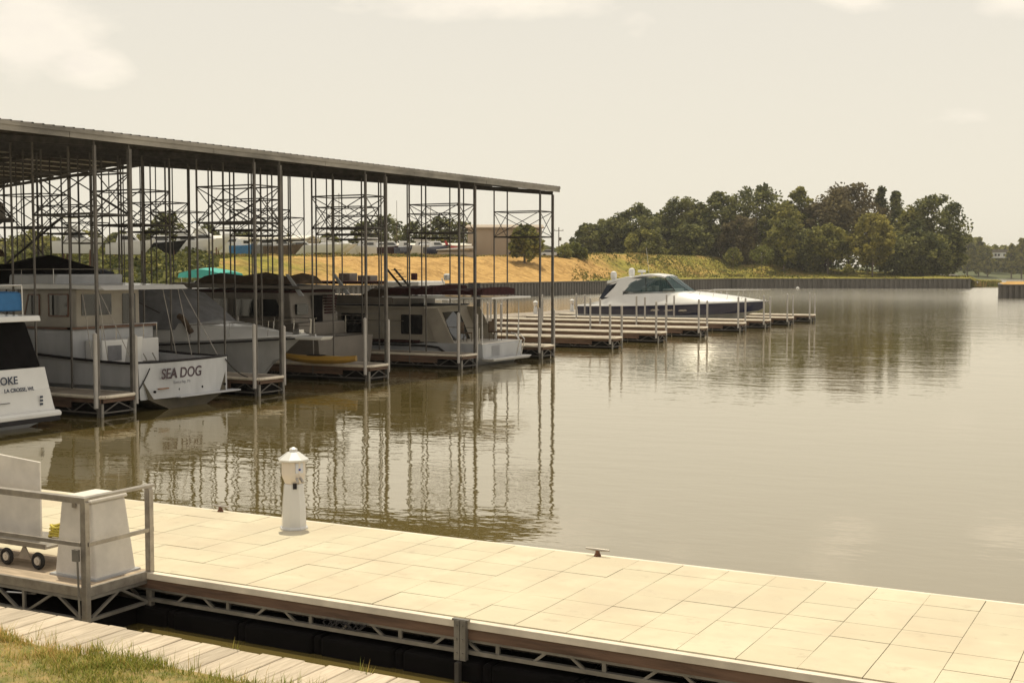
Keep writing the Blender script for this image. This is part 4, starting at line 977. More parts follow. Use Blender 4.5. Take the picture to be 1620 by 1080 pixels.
for s_ in (-1, 1): mb.path([(1.0, s_ * 1.66, 2.5), (2.6, s_ * 1.78, 3.3), (4.6, s_ * 1.80, 3.3), (6.0, s_ * 1.70, 2.75)], .018); mb.path([(3.0, s_ * 1.9, 2.1), (4.2, s_ * 1.82, 3.2)], .016)
mb.build('canopy_frame', M['steel_dark'], b)
sheer_rail(b, H, M['chrome'], 7.2, 12.1, h=.62, inset=.9)
mb = MB(); mb.tube((12.3, -.05, 1.95), (11.7, .05, 2.02), .05); mb.box(11.3, 11.6, -.15, .15, 2.0, 2.16); mb.build('anchor', M['chrome'], b, bevel=.01)
mb = MB(); mb.tube((7.2, -1.72, 2.55), (7.55, -1.62, 2.0), .11, 10); mb.tube((7.0, -1.72, 2.65), (7.2, -1.72, 2.55), .11, 10); mb.build('fender', M['brown_canvas'], b, smooth=True)

# --- bridge deck yacht (tan), set back in its slip
b = thing('bridge_deck_yacht', 'tan bridge-deck yacht with maroon stripe and dark windows in the shade under the roof', 'boat', (-33.2, 45.9, 0), math.pi)
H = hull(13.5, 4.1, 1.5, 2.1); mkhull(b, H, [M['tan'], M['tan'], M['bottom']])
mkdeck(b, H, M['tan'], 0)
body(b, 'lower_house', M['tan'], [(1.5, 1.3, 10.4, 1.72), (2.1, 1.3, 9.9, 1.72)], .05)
body(b, 'upper_house', M['tan'], [(2.05, 1.7, 9.6, 1.70), (3.55, 1.9, 8.2, 1.62)], .06)
mb = MB()
for s_ in (-1, 1): mb.box(1.8, 8.25, s_ * 1.655 - .02, s_ * 1.655 + .02, 3.42, 3.53)
mb.box(1.78, 1.86, -1.6, 1.6, 3.42, 3.53); mb.build('maroon_stripe', M['maroon'], b)
windows(b, [[(2.1, 2.35), (3.3, 2.35), (3.3, 3.15), (2.5, 3.15)], [(3.5, 2.35), (5.0, 2.35), (5.0, 3.15), (3.5, 3.15)], [(5.3, 2.35), (6.7, 2.35), (6.5, 3.15), (5.3, 3.15)], [(6.9, 2.35), (8.4, 2.35), (7.7, 3.15), (6.9, 3.15)]], 1.70, frame='tan')
mb = MB(); mb.box(1.66, 1.78, .55, 1.35, 2.45, 2.92); mb.build('aft_window', M['glass'], b)
mb = MB(); mb.box(1.66, 1.80, -.5, .15, 2.1, 3.3); mb.build('aft_door', M['black_canvas'], b)
mb = MB()
for k in range(7): mb.box(1.70 - .02 * k, 1.86, -1.5, -.75, 2.45 + .13 * k, 2.52 + .13 * k)
mb.build('vent_louvre', M['maroon'], b)
mb = MB(); mb.prism([(8.2, 3.2), (9.7, 2.35), (9.9, 2.45), (8.4, 3.4)], -1.6, 1.6); mb.build('windshield_cover', M['maroon'], b)
mb = MB(); mb.prism([(1.1, 3.58), (1.2, 3.72), (8.6, 3.85), (8.9, 3.62)], -1.85, 1.85); mb.build('bridge_deck', M['tan'], b, bevel=.04)
mb = MB(); rr = []
for x, z, w in ((1.9, 4.0, .9), (2.4, 4.25, 1.2), (3.2, 4.08, 1.3), (4.5, 4.28, 1.35), (5.8, 4.12, 1.4), (7.2, 4.25, 1.3), (8.0, 3.95, 1.1)):
    rr.append([(x, -w, 3.8), (x, -w * .85, z - .1), (x, 0, z + .05), (x, w * .85, z - .1), (x, w, 3.8)])
mb.loft(rr); mb.build('bridge_cover', M['brown_canvas'], b, smooth=True)
mb = MB(); mb.prism([(1.0, 3.3), (1.25, 3.3), (2.0, 4.25), (1.85, 4.25)], -1.75, -1.68); mb.prism([(1.0, 3.3), (1.25, 3.3), (2.0, 4.25), (1.85, 4.25)], 1.68, 1.75); buildsep(mb, 'arch_leg', M['gel_old'], b)
mb = MB()
for s_ in (-1, 1):
    mb.path([(.2, s_ * 1.9, 2.35), (9.5, s_ * 1.85, 2.35)], .02); mb.path([(.2, s_ * 1.9, 2.0), (9.5, s_ * 1.85, 2.0)], .012)
    for k in range(9): mb.tube((.3 + k * 1.1, s_ * 1.9, 1.5), (.3 + k * 1.1, s_ * 1.9, 2.35), .015, 5)
mb.build('side_rail', M['chrome'], b)

# --- houseboat in the roof-end slip
b = thing('houseboat', 'long cream houseboat with open front deck and folded maroon canopy at the roof end', 'boat', (-29.0, 52.7, 0), math.pi)
mb = MB(); rr = []
for x, w, z0, z1 in ((-.1, 1.5, .35, .95), (0, 1.95, .15, 1.0), (.5, 2.08, -.1, 1.0), (3.0, 2.1, -.3, 1.0), (3.6, 2.1, -.3, .92), (17.5, 2.1, -.3, .92), (18.2, 1.8, .2, .92)):
    rr.append([(x, -w, z1), (x, -w * .98, z0 + .25), (x, -w * .8, z0), (x, w * .8, z0), (x, w * .98, z0 + .25), (x, w, z1)])
mb.loft(rr); mb.build('hull', M['gel_old'], b, smooth=True)
mb = MB(); 
for s_ in (-1, 1): mb.path([(1.9, s_ * 2.12, .55), (2.3, s_ * 2.13, .80), (3.0, s_ * 2.13, .86), (17.4, s_ * 2.13, .88)], .05, 6)
mb.build('rub_rail', M['trim'], b, smooth=True)
mb = MB(); mb.box(3.4, 17.6, -2.115, 2.115, .99, 1.10); mb.build('maroon_stripe', M['maroon'], b)
mb = MB(); mb.loft([rect(-.5, .1, -1.8, 1.8, .18), rect(-.6, .1, -1.9, 1.9, .32)]); mb.build('front_platform', M['gel'], b, bevel=.04)
mb = MB(); mb.box(.0, 2.4, -1.98, 1.98, .98, 1.03); mb.build('front_deck', M['panel'], b)
mb = MB()
for k in range(9): mb.box(-.13, -.11, .6 - .12, 1.25, .42 + .055 * k, .44 + .055 * k)
mb.build('vent_louvre', M['ink_grey'], b)
body(b, 'cabin', M['cream'], [(1.02, 2.4, 17.2, 1.95), (2.62, 3.1, 17.2, 1.9)], .04)
mb = MB(); mb.loft([[(2.37, -1.0, 1.06), (2.37, .6, 1.06), (2.41, .6, 1.06), (2.41, -1.0, 1.06)], [(2.99, -1.0, 2.4), (2.99, .6, 2.4), (3.04, .6, 2.4), (3.04, -1.0, 2.4)]]); mb.build('front_door', M['glass'], b)
mb = MB()
for s_ in (-1, 1): mb.prism([(1.5, 1.03), (2.5, 1.03), (3.2, 2.62), (2.4, 2.62)], s_ * 1.96, s_ * 2.01)
buildsep(mb, 'wing_panel', M['cream'], b)
windows(b, [[(3.3, 1.4), (4.45, 1.4), (4.45, 2.28), (3.3, 2.28)], [(6.6, 1.4), (7.95, 1.4), (7.95, 2.3), (6.6, 2.3)], [(10.5, 1.4), (11.9, 1.4), (11.9, 2.3), (10.5, 2.3)], [(14, 1.4), (15.4, 1.4), (15.4, 2.3), (14, 2.3)]], 1.94, frame='trim')
mb = MB()
for z in (1.45, 1.75, 2.0, 2.3): 
    for s_ in (-1, 1): mb.box(4.6, 17.1, s_ * 1.955 - .005, s_ * 1.955 + .005, z, z + .012)
mb.build('cladding_seam', M['ink_grey'], b)
mb = MB(); mb.box(3.1, 17.5, -2.05, 2.05, 2.60, 2.70); mb.build('top_deck', M['cream'], b, bevel=.02)
mb = MB(); mb.box(3.05, 17.55, -2.08, 2.08, 2.705, 2.76); mb.build('deck_trim', M['trim'], b)
mb = MB(); mb.box(5.0, 17.3, -1.97, -1.93, 2.77, 3.12); mb.box(5.0, 17.3, 1.93, 1.97, 2.77, 3.12); mb.box(4.97, 5.0, -1.9, 1.9, 2.77, 3.12); mb.build('bulwark', M['tan'], b)
mb = MB(); mb.box(-.5, 5.6, -1.95, 1.95, 3.08, 3.17); mb.build('canopy_roof', M['gel'], b, bevel=.02)
for x, y in ((.1, -1.8), (.1, 1.8), (1.4, -1.85), (3.2, 1.85)): 
    mb = MB(); mb.tube((x, y, 1.0), (x, y, 3.08), .05 if x > 1 else .025, 8); mb.build('canopy_post', M['gel'], b)
for x0, x1, zz in ((.2, 2.4, 3.62), (2.9, 5.5, 3.72)):
    mb = MB(); rr = []
    for k in range(9):
        t = k / 8; x = x0 + (x1 - x0) * t; z = zz - .12 * abs(math.sin(k * 1.7)); w = 1.6
        rr.append([(x, -w, 3.25), (x, -w, z - .08), (x, -w * .5, z), (x, w * .5, z), (x, w, z - .08), (x, w, 3.25)])
    mb.loft(rr); mb.build('folded_canopy', M['maroon'], b, smooth=True)
mb = MB(); mb.prism([(2.35, 3.8), (3.05, 3.8), (2.85, 3.2), (2.6, 2.6), (2.35, 2.6)], -2.02, -1.96); buildsep(mb, 'hanging_towel', M['grey_canvas'], b)
mb = MB()
for k in range(9): mb.box(5.4 + k * .14, 5.62 + k * .14, -1.2, -.6, 3.05 + .17 * k, 3.08 + .17 * k)
for y in (-1.25, -.55): mb.bar((5.3, y, 2.8), (7.0, y, 4.5), .05, .10)
mb.build('stairs', M['steel_dark'], b)
mb = MB(); rr = []
for x, z in ((6.0, 3.2), (6.5, 3.55), (7.3, 3.6), (8.0, 3.25), (8.6, 2.9)): rr.append([(x, -1.6, 2.8), (x, -1.5, z - .1), (x, -.6, z), (x, .3, z - .1), (x, .4, 2.8)])
mb.loft(rr); mb.build('covered_furniture', M['brown_canvas'], b, smooth=True)
mb = MB(); rr = []
for x, z in ((14.2, 3.2), (14.8, 3.75), (15.6, 3.8), (16.6, 3.3)): rr.append([(x, -1.6, 2.8), (x, -1.5, z - .1), (x, -.6, z), (x, .3, z - .1), (x, .4, 2.8)])
mb.loft(rr); mb.build('covered_grill', M['grey_canvas'], b, smooth=True)
mb = MB(); rr = []
mb.path([(8.9 + .22 * math.cos(a * math.pi / 6), -1.99, 3.25 + .22 * math.sin(a * math.pi / 6)) for a in range(13)], .05, 8); mb.build('life_ring', M['gel'], b, smooth=True)
mb = MB(); mb.path([(-.35, -1.2, .3), (-.55, -1.2, 1.1), (-.3, -1.2, 1.35), (.2, -1.2, 1.4)], .025, 8); mb.path([(-.35, -.7, .3), (-.55, -.7, 1.1), (-.3, -.7, 1.35), (.2, -.7, 1.4)], .025, 8); buildsep(mb, 'boarding_rail', M['chrome'], b, smooth=True)
mb = MB(); mb.path([(.2, -1.9, 1.0), (.2, -1.9, 1.75), (3.0, -1.9, 1.75)], .02)
for k in range(5): mb.tube((.2 + .65 * k, -1.9, 1.0), (.2 + .65 * k, -1.9, 1.75), .013, 5)
mb.path([(.2, 1.9, 1.0), (.2, 1.9, 1.75), (3.0, 1.9, 1.75)], .02)
buildsep(mb, 'deck_rail', M['chrome'], b)
mb = MB()
for s_ in (-1, 1): mb.path([(4.3, s_ * 2.0, 2.0), (12, s_ * 2.02, 2.0)], .012)
buildsep(mb, 'grab_rail', M['chrome'], b)
for x, y in ((.9, -.9), (1.6, .8)):
    c = MB(); c.box(x - .25, x + .25, y - .25, y + .25, 1.4, 1.46); c.box(x + .2, x + .26, y - .25, y + .25, 1.46, 1.95)
    for a in (-.22, .22):
        for d in (-.22, .22): c.tube((x + a, y + d, 1.03), (x + a, y + d, 1.4), .015, 5)
    tag(c.build('deck_chair', M['brown_canvas']), 'x', 'chair'); o = bpy.context.scene.objects[-1]
for i, o in enumerate([o for o in SC.objects if o.name.startswith('deck_chair')]):
    o.location = (-29.0, 52.7, 0); o.rotation_euler = (0, 0, math.pi); tag(o, ['brown deck chair on the houseboat front deck, nearer its front rail', 'brown deck chair beside the houseboat front door'][i], 'chair', 'chairs on the houseboat deck')

# --- second houseboat in the sun behind
b = thing('houseboat', 'sunlit white houseboat with dark roof edge and boxy upper helm behind the roof-end slip', 'boat', (-37.6, 61.6, 0), math.pi)
mb = MB(); mb.loft([[(x, -w, 1.0), (x, -w * .9, z0), (x, w * .9, z0), (x, w, 1.0)] for x, w, z0 in ((0, 1.7, .3), (.6, 2.0, -.2), (11.5, 2.0, -.2))]); mb.build('hull', M['gel'], b)
body(b, 'cabin', M['panel'], [(1.0, 1.2, 11, 1.9), (2.7, 1.4, 11, 1.9)], .04)
windows(b, [[(2.0, 1.5), (5.5, 1.5), (5.5, 2.5), (2.0, 2.5)], [(6.0, 1.5), (9.8, 1.5), (9.8, 2.5), (6.0, 2.5)]], 1.9)
mb = MB(); mb.box(.2, 11.3, -2.0, 2.0, 2.72, 2.98); mb.build('top_deck', M['gel'], b)
mb = MB(); mb.box(3.3, 11.4, -1.9, 1.9, 3.62, 3.78); mb.build('hard_canopy', M['maroon'], b)
mb = MB()
for x in (4.0, 6.2, 8.2, 10.2):
    for s_ in (-1, 1): mb.tube((x, s_ * 1.7, 3.0), (x, s_ * 1.7, 3.62), .03, 6)
mb.build('canopy_post', M['gel'], b)
body(b, 'helm_box', M['gel'], [(2.99, .9, 3.6, 1.5), (3.8, .9, 3.2, 1.45)], .08)
mb = MB(); mb.box(1.6, 1.85, -1.53, -1.50, 3.5, 3.6); mb.box(2.0, 2.25, -1.53, -1.50, 3.5, 3.6); mb.build('lettering', M['ink_grey'], b)
mb = MB(); mb.box(6.4, 7.2, -.4, .4, 3.80, 4.25); mb.box(5.0, 5.9, -.5, .3, 3.80, 4.12); buildsep(mb, 'air_conditioner', M['tan'], b, bevel=.03)
mb = MB(); mb.box(2.2, 2.5, -.5, -.2, 3.85, 4.25); mb.build('helm_seat', M['maroon'], b, bevel=.05)
mb = MB(); mb.tube((.2, -.2, 3.55), (.2, .1, 3.95), .04); mb.lathe([(.16, 0), (.2, .1), (.2, .3), (.12, .38)], c=(-.1, 0, 3.85), n=12); mb.build('spotlight', M['gel'], b)

# --- sunlit cruiser with turquoise canvas beyond the roof
b = thing('cabin_cruiser', 'white cabin cruiser with turquoise canvas top in the sun beyond the roofed slips', 'boat', (-76.0, 82.0, 0), R(-4))
def simple_cruiser(b, L, B, canvas, hullm='gel', hz=(1.6, 2.0), top=3.0, fly=False):
    H = hull(L, B, *hz); mkhull(b, H, [M[hullm]] * 3); mkdeck(b, H, M[hullm], 0)
    body(b, 'cabin', M[hullm], [(hz[0], L * .2, L * .78, B * .36), (top - .6, L * .22, L * .66, B * .33)], .08)
    windows(b, [[(L * .3, hz[0] + .45), (L * .62, hz[0] + .45), (L * .56, top - .75), (L * .3, top - .75)]], B * .345)
    mb = MB(); rr = []
    for k in range(9):
        t = k / 8; x = L * (.05 + .5 * t); z = top + .5 * math.sin(math.pi * (t * .8 + .1)); w = B * .4
        rr.append([(x, -w, top - .35), (x, -w * .9, z - .15), (x, 0, z), (x, w * .9, z - .15), (x, w, top - .35)])
    mb.loft(rr); mb.build('canvas_top', M[canvas], b, smooth=True)
    mb = MB()
    for s_ in (-1, 1):
        for t in (.1, .3, .5): mb.tube((L * t, s_ * B * .4, hz[0]), (L * t, s_ * B * .4, top - .3), .02, 5)
    mb.build('canopy_frame', M['chrome'], b)
    sheer_rail(b, H, M['chrome'], L * .55, L * .97, h=.55)
simple_cruiser(b, 9.6, 3.6, 'teal_canvas', top=4.15, hz=(2.7, 3.2))

specs = [((-55.5, 38.6), 0, 11.5, 'black_canvas', 'gel_old', 'cruiser with black canvas cover in the shade behind the trawler mast', 5.7),
         ((-56.0, 45.6), 0, 12.0, 'brown_canvas', 'tan', 'tan cruiser with brown canvas in the far side slips', 5.5),
         ((-55.5, 53.0), 0, 11.0, 'navy_canvas', 'gel_old', 'white cruiser with navy canvas in the far side slip near the turquoise boat', 4.3)]
for (x, y), a, L, cv, hm, lb, tp in specs:
    b = thing('cabin_cruiser', lb, 'boat', (x, y, 0), math.pi, 'cruisers in the far side slips')
    simple_cruiser(b, L, 3.9, cv, hm, hz=(1.7, 2.2), top=tp)
b = thing('flybridge_cruiser', 'dark-topped flybridge cruiser seen over the blue-topped boat at the left edge', 'boat', (-54.5, 33.2, 0), math.pi)
simple_cruiser(b, 12, 4.0, 'black_canvas', 'gel_old', hz=(1.9, 2.4), top=5.6)
mb = MB(); mb.box(1, 8, -1.7, 1.7, 6.75, 6.85); mb.build('hard_canopy', M['grey_canvas'], b)
mb = MB()
for x in (1.3, 4.5, 7.6):
    for s_ in (-1, 1): mb.tube((x, s_ * 1.5, 4.4), (x, s_ * 1.6, 6.75), .03, 6)
mb.build('canopy_frame', M['steel_dark'], b)
mb = MB(); mb.lathe([(.3, 0), (.32, .25), (.1, .4)], c=(3, 0, 6.87), n=12); mb.lathe([(.2, 0), (.22, .3), (.1, .4)], c=(5, .8, 6.87), n=12); mb.build('radar_dome', M['gel_old'], b, smooth=True)

# kayak lying on the pier
b = thing('kayak', 'yellow kayak lying on the roofed finger pier between grey cruiser and tan yacht', 'kayak', (-30.9, 40.95, .66), R(3))
mb = MB(); rr = []
for k in range(13):
    t = k / 12; w = .34 * math.sin(math.pi * (.04 + .92 * t)) ** .7; x = -1.7 + 3.4 * t; z = .10 * abs(2 * t - 1) ** 3
    rr.append([(x, w * math.cos(a * math.pi / 5), .17 + z + .17 * math.sin(a * math.pi / 5) * (.6 + .4 * w / .34)) for a in range(10)])
mb.loft(rr); mb.build('kayak_hull', M['kayak'], b, smooth=True)
mb = MB(); mb.path([(-.2 + .42 * math.cos(a * math.pi / 8), .22 * math.sin(a * math.pi / 8), .345) for a in range(17)], .02); mb.build('cockpit_rim', M['trim'], b, smooth=True)

# ------------------------------------------------------------------ background: yard, buildings, poles
def yard_boat(px, py_, D, L, label, fly=False, colour='gel', rz=0.0, canvas=None):
    p = atd(px, py_, D); b = thing('stored_boat', label, 'boat', (p.x, p.y, p.z), YAW + rz, 'boats stored ashore on the embankment')
    L *= .78; H = hull(L, L * .3, 1.9, 2.4, draft=.4); mkhull(b, H, [M[colour]] * 3)
    body(b, 'cabin', M['gel'], [(1.8, L * .2, L * .72, L * .11), (3.0, L * .25, L * .55, L * .09)], .1)
    windows(b, [[(L * .3, 2.3), (L * .6, 2.3), (L * .52, 2.75), (L * .3, 2.75)]], L * .108)
    if fly: body(b, 'flybridge', M['gel'], [(3.0, L * .2, L * .5, L * .09), (3.7, L * .22, L * .46, L * .085)], .08); mb = MB(); mb.box(L * .15, L * .45, -L * .09, L * .09, 4.6, 4.7); mb.build('canopy', M[canvas or 'gel'], b)
    mb = MB()
    for x in (L * .2, L * .7):
        for s_ in (-1, 1): mb.bar((x, s_ * L * .12, -1), (x, s_ * L * .08, .9), .15)
    buildsep(mb, 'stand', M['rust'], b)
yb = [(560, 403, 240, 10, 'white stored boat with canopy just right of the sailboat masts', True, 'gel', .1), (590, 404, 250, 9, 'white stored runabout beside the dark trees', False, 'gel', .3),
      (618, 404, 238, 9, 'white stored cruiser with dark canopy in front of the dark trees', True, 'gel', 2.9), (648, 403, 250, 12, 'large white stored cruiser left of the white-roofed shelter', True, 'gel', .05),
      (680, 404, 236, 7, 'small navy-hulled stored boat just left of the white-roofed shelter', False, 'navy', .5), (455, 404, 235, 10, 'white stored boat left of the sailboat masts', False, 'gel', .2),
      (400, 402, 225, 11, 'grey stored boat in front of the long beige building', False, 'grey_canvas', .05), (345, 401, 215, 10, 'white stored boat at the left end of the long beige building', True, 'gel', .1),
      (300, 398, 190, 9, 'white stored flybridge boat above the turquoise canvas', True, 'gel', .0), (425, 404, 216, 9, 'dark-hulled stored boat below the long beige building', False, 'brown_canvas', .3),
      (535, 405, 262, 8, 'small white stored runabout behind the sailboat masts', False, 'gel', .4)]
yb += [(378, 404, 206, 8, 'blue-covered stored boat in front of the long beige building', False, 'blue_canvas', 1.2), (430, 405, 244, 7, 'small black-hulled stored boat behind the shaded yacht', False, 'black_canvas', .2),
       (508, 405, 232, 8, 'black-covered stored boat at the foot of the tallest mast', True, 'black_canvas', .6), (605, 405, 228, 7, 'maroon stored runabout below the tallest rounded tree', False, 'maroon', .2),
       (636, 405, 226, 6, 'small blue-hulled stored boat by the dark trees', False, 'navy', 1.0), (270, 402, 180, 9, 'white stored boat left of the turquoise canvas', True, 'gel', .2), (230, 404, 172, 8, 'dark stored boat among the shrubs left of the turquoise canvas', False, 'black_canvas', .4),
       (95, 404, 150, 8, 'white stored boat seen behind the black flybridge cover', True, 'gel', .0), (175, 405, 160, 8, 'white stored runabout seen between the left columns', False, 'gel', .3)]
for px, py_, D, L, lb, fl, c_, rz in yb: yard_boat(px - 8, py_ + 3, D, L, lb, fl, c_, rz, 'blue_canvas' if px in (300,) else None)
# sailboats
for i, (px, top, lb) in enumerate(((484, 322, 'sailboat ashore with tall bare mast, left of the two side by side'), (497, 306, 'sailboat ashore with the tallest bare mast, right of the two side by side'), (645, 325, 'sailboat mast rising in front of the dark trees'), (470, 350, 'short-masted sailboat at the end of the beige building'))):
    D = 225 + 8 * i; p = atd(px, 402, D); b = thing('sailboat', lb, 'sailboat', (p.x, p.y, p.z), YAW + .2 * i, 'sailboats ashore')
    H = hull(8, 2.5, 1.6, 1.9, draft=.2); mkhull(b, H, [M['gel']] * 3); mkdeck(b, H, M['gel'], 0)
    body(b, 'coachroof', M['gel'], [(1.6, 2.5, 6, .8), (2.1, 2.8, 5.5, .7)], .06)
    h = (402 - top) * D / FPX; mb = MB(); mb.tube((4.6, 0, 1.5), (4.6, 0, h), .10, 6, .07); mb.tube((4.6, 0, 2.6), (1.0, 0, 2.7), .08, 6); mb.build('mast', M['alu'], b)
    mb = MB(); mb.tube((4.6, 0, h), (8, 0, 1.9), .02, 4); mb.tube((4.6, 0, h), (0, 0, 1.7), .02, 4); mb.tube((4.6, -.7, h * .6), (4.6, .7, h * .6), .03, 4); mb.build('rigging', M['steel_dark'], b)

def building(name, label, px0, px1, ptop, pbase, D, depth, roof=None, wall='wall_tan', pitch=0, doors=()):
    a = atd(px0, pbase, D); c = atd(px1, pbase, D); L = (c - a).length; h = (pbase - ptop) * D / FPX
    b = thing(name, label, 'building', (a.x, a.y, a.z - 1.5), math.atan2(c.y - a.y, c.x - a.x)); h += 1.5
    mb = MB(); mb.prism([(0, 0), (depth, 0), (depth, h), (depth / 2, h + pitch), (0, h)], 0, L, axis='x'); mb.build('wall', M[wall], b)
    mb = MB()
    for k in range(int(L / 1.5)): mb.box(.4 + k * 1.5, .5 + k * 1.5, -.05, 0, 0, h - .3)
    mb.build('wall_rib', M[wall], b)
    mb = MB()
    for y0, y1, z0, z1 in ((-.6, depth / 2, h, h + pitch), (depth / 2, depth + .6, h + pitch, h)):
        mb.prism([(y0, z0 + .02), (y1, z1 + .02), (y1, z1 + .3), (y0, z0 + .3)], -.5, L + .5, axis='x')
    mb.build('roof', M[roof or wall], b)
    for x0, x1, z1 in doors:
        mb = MB(); mb.box(x0 * L, x1 * L, -.12, -.052, .2, z1 * h); mb.build('door', M['doorway'], b)
    return b
building('warehouse', 'large tan metal warehouse on the embankment behind the right end of the roof', 740, 857, 362, 407, 262, 26, pitch=1.0, doors=((.58, .66, .7), (.70, .80, .45)))
building('storage_building', 'long low beige building behind the stored boats, seen through the columns', 296, 482, 379, 402, 270, 18, wall='wall_beige', roof='roof_pale', pitch=.8, doors=((.2, .24, .6), (.6, .65, .6)))
building('shed', 'low beige shed with pale roof left of the tan warehouse', 628, 742, 390, 404, 258, 12, wall='wall_beige', roof='roof_pale', pitch=.5)
b = thing('shelter', 'open shelter with bright white sloping roof in front of the tan warehouse', 'shelter', tuple(atd(690, 409, 232)), YAW)
mb = MB(); mb.prism([(0, 1.5), (7.0, 1.9), (7.1, 2.15), (6.6, 2.3), (0, 1.65)], 0, 4); mb.build('roof', M['gel'], b)
mb = MB(); mb.box(.2, 6.9, 3.6, 3.7, 0, 1.5); mb.box(.2, 6.9, .2, .3, 0, 1.2); mb.build('wall', M['wall_beige'], b)
b = thing('red_banner', 'red pennant-tailed display above the white shelter roof', 'sign', tuple(atd(708, 395, 240)), YAW)
mb = MB(); mb.prism([(-.6, 1.6), (-.2, .4), (1.8, .2), (1.9, .6), (.3, .8), (-.3, 1.8)], 0, .06); mb.build('cloth', M['red'], b)
mb = MB(); mb.tube((.2, .1, -2.5), (.2, .1, 1.0), .05); mb.build('banner_pole', M['steel'], b); b['label'] = 'small red banner flying above the white-roofed shelter'; b['category'] = 'banner'

def pole(px, ptop, D, label, arm=True, r=.13):
    base = atd(px, 409, D); h = (409 - ptop) * D / FPX; b = thing('utility_pole', label, 'pole', (base.x, base.y, base.z - 1), YAW); h += 1
    mb = MB(); mb.tube((0, 0, 0), (0, 0, h), r, 8, r * .7); mb.build('shaft', M['wood_dark'], b)
    if arm:
        mb = MB(); mb.bar((-1.0, 0, h - .7), (1.0, 0, h - .7), .12); mb.build('crossarm', M['wood_dark'], b)
        mb = MB(); mb.lathe([(.22, 0), (.24, .7), (.1, .8)], c=(.35, .1, h - 2.9), n=10); mb.build('transformer', M['steel'], b)
        for x in (-.9, 0, .9): mb = MB(); mb.lathe([(.05, 0), (.07, .15), (.03, .25)], c=(x, 0, h - .63), n=6); mb.build('insulator', M['steel'], b)
pole(884, 360, 275, 'wooden utility pole with crossarm standing right of the roof end')
pole(791, 355, 285, 'thin vent pole rising above the tan warehouse roof', False, .07)
pole(126, 318, 260, 'thin pole behind the trees at the far left, seen through the columns', False, .07)
pole(1178 - 550, 318, 262, 'thin light pole in front of the dark trees left of the warehouse', False, .06)

def car(px, py_, D, label, col='gel', rz=0):
    p = atd(px, py_, D); b = thing('parked_car', label, 'car', (p.x, p.y, p.z), YAW + rz)
    mb = MB(); mb.prism([(-2.2, .3), (-2.2, .8), (-1.9, .95), (1.2, .95), (2.1, .8), (2.25, .6), (2.25, .3)], -.85, .85); mb.build('body', M[col], b, bevel=.06)
    mb = MB(); mb.prism([(-1.9, .95), (-1.3, 1.42), (.3, 1.45), (1.1, .95)], -.72, .72); mb.build('cabin', M['glass'], b, bevel=.05)
    mb = MB(); mb.prism([(-1.3, 1.425), (-1.2, 1.5), (.2, 1.5), (.3, 1.455)], -.7, .7); mb.build('roof', M[col], b, bevel=.03)
    for x in (-1.4, 1.4):
        for s_ in (-1, 1): mb = MB(); mb.tube((x, s_ * .72, .33), (x, s_ * .9, .33), .33, 12); mb.build('wheel', M['rubber'], b)
car(872, 406.5, 262, 'white car parked on the embankment right of the roof end', 'gel')
car(823, 406, 250, 'dark car parked by the tan warehouse wall', 'trim', .1)

# ------------------------------------------------------------------ trees
def crown(mb, rg, blobs, n, s, gaps=.0):
    tot = sum(b_[3] ** 2 for b_ in blobs)
    for cx, cyy, cz, r, f in blobs:
        k = int(n * r * r / tot)
        for i in range(k):
            u = rg.gauss(0, 1), rg.gauss(0, 1), rg.gauss(0, 1); l = math.sqrt(sum(q * q for q in u)) or 1
            rad = r * rg.uniform(.5, 1.08) if rg.random() < .8 else r * rg.uniform(.1, .6)
            p = Vector((cx + u[0] / l * rad, cyy + u[1] / l * rad, cz + u[2] / l * rad * f))
            a = Vector((rg.uniform(-1, 1), rg.uniform(-1, 1), rg.uniform(-.5, .5))).normalized(); b2 = a.cross(Vector((rg.uniform(-1, 1), rg.uniform(-1, 1), rg.uniform(-1, 1)))).normalized()
            ss = s * rg.uniform(.55, 1.3); q = len(mb.v)
            mb.v.extend([tuple(p - a * ss * .6), tuple(p + b2 * ss * .45 - a * .1 * ss), tuple(p + a * ss * .6), tuple(p - b2 * ss * .45 + a * .1 * ss)]); mb.f.append((q, q + 1, q + 2, q + 3)); mb.m.append(0)
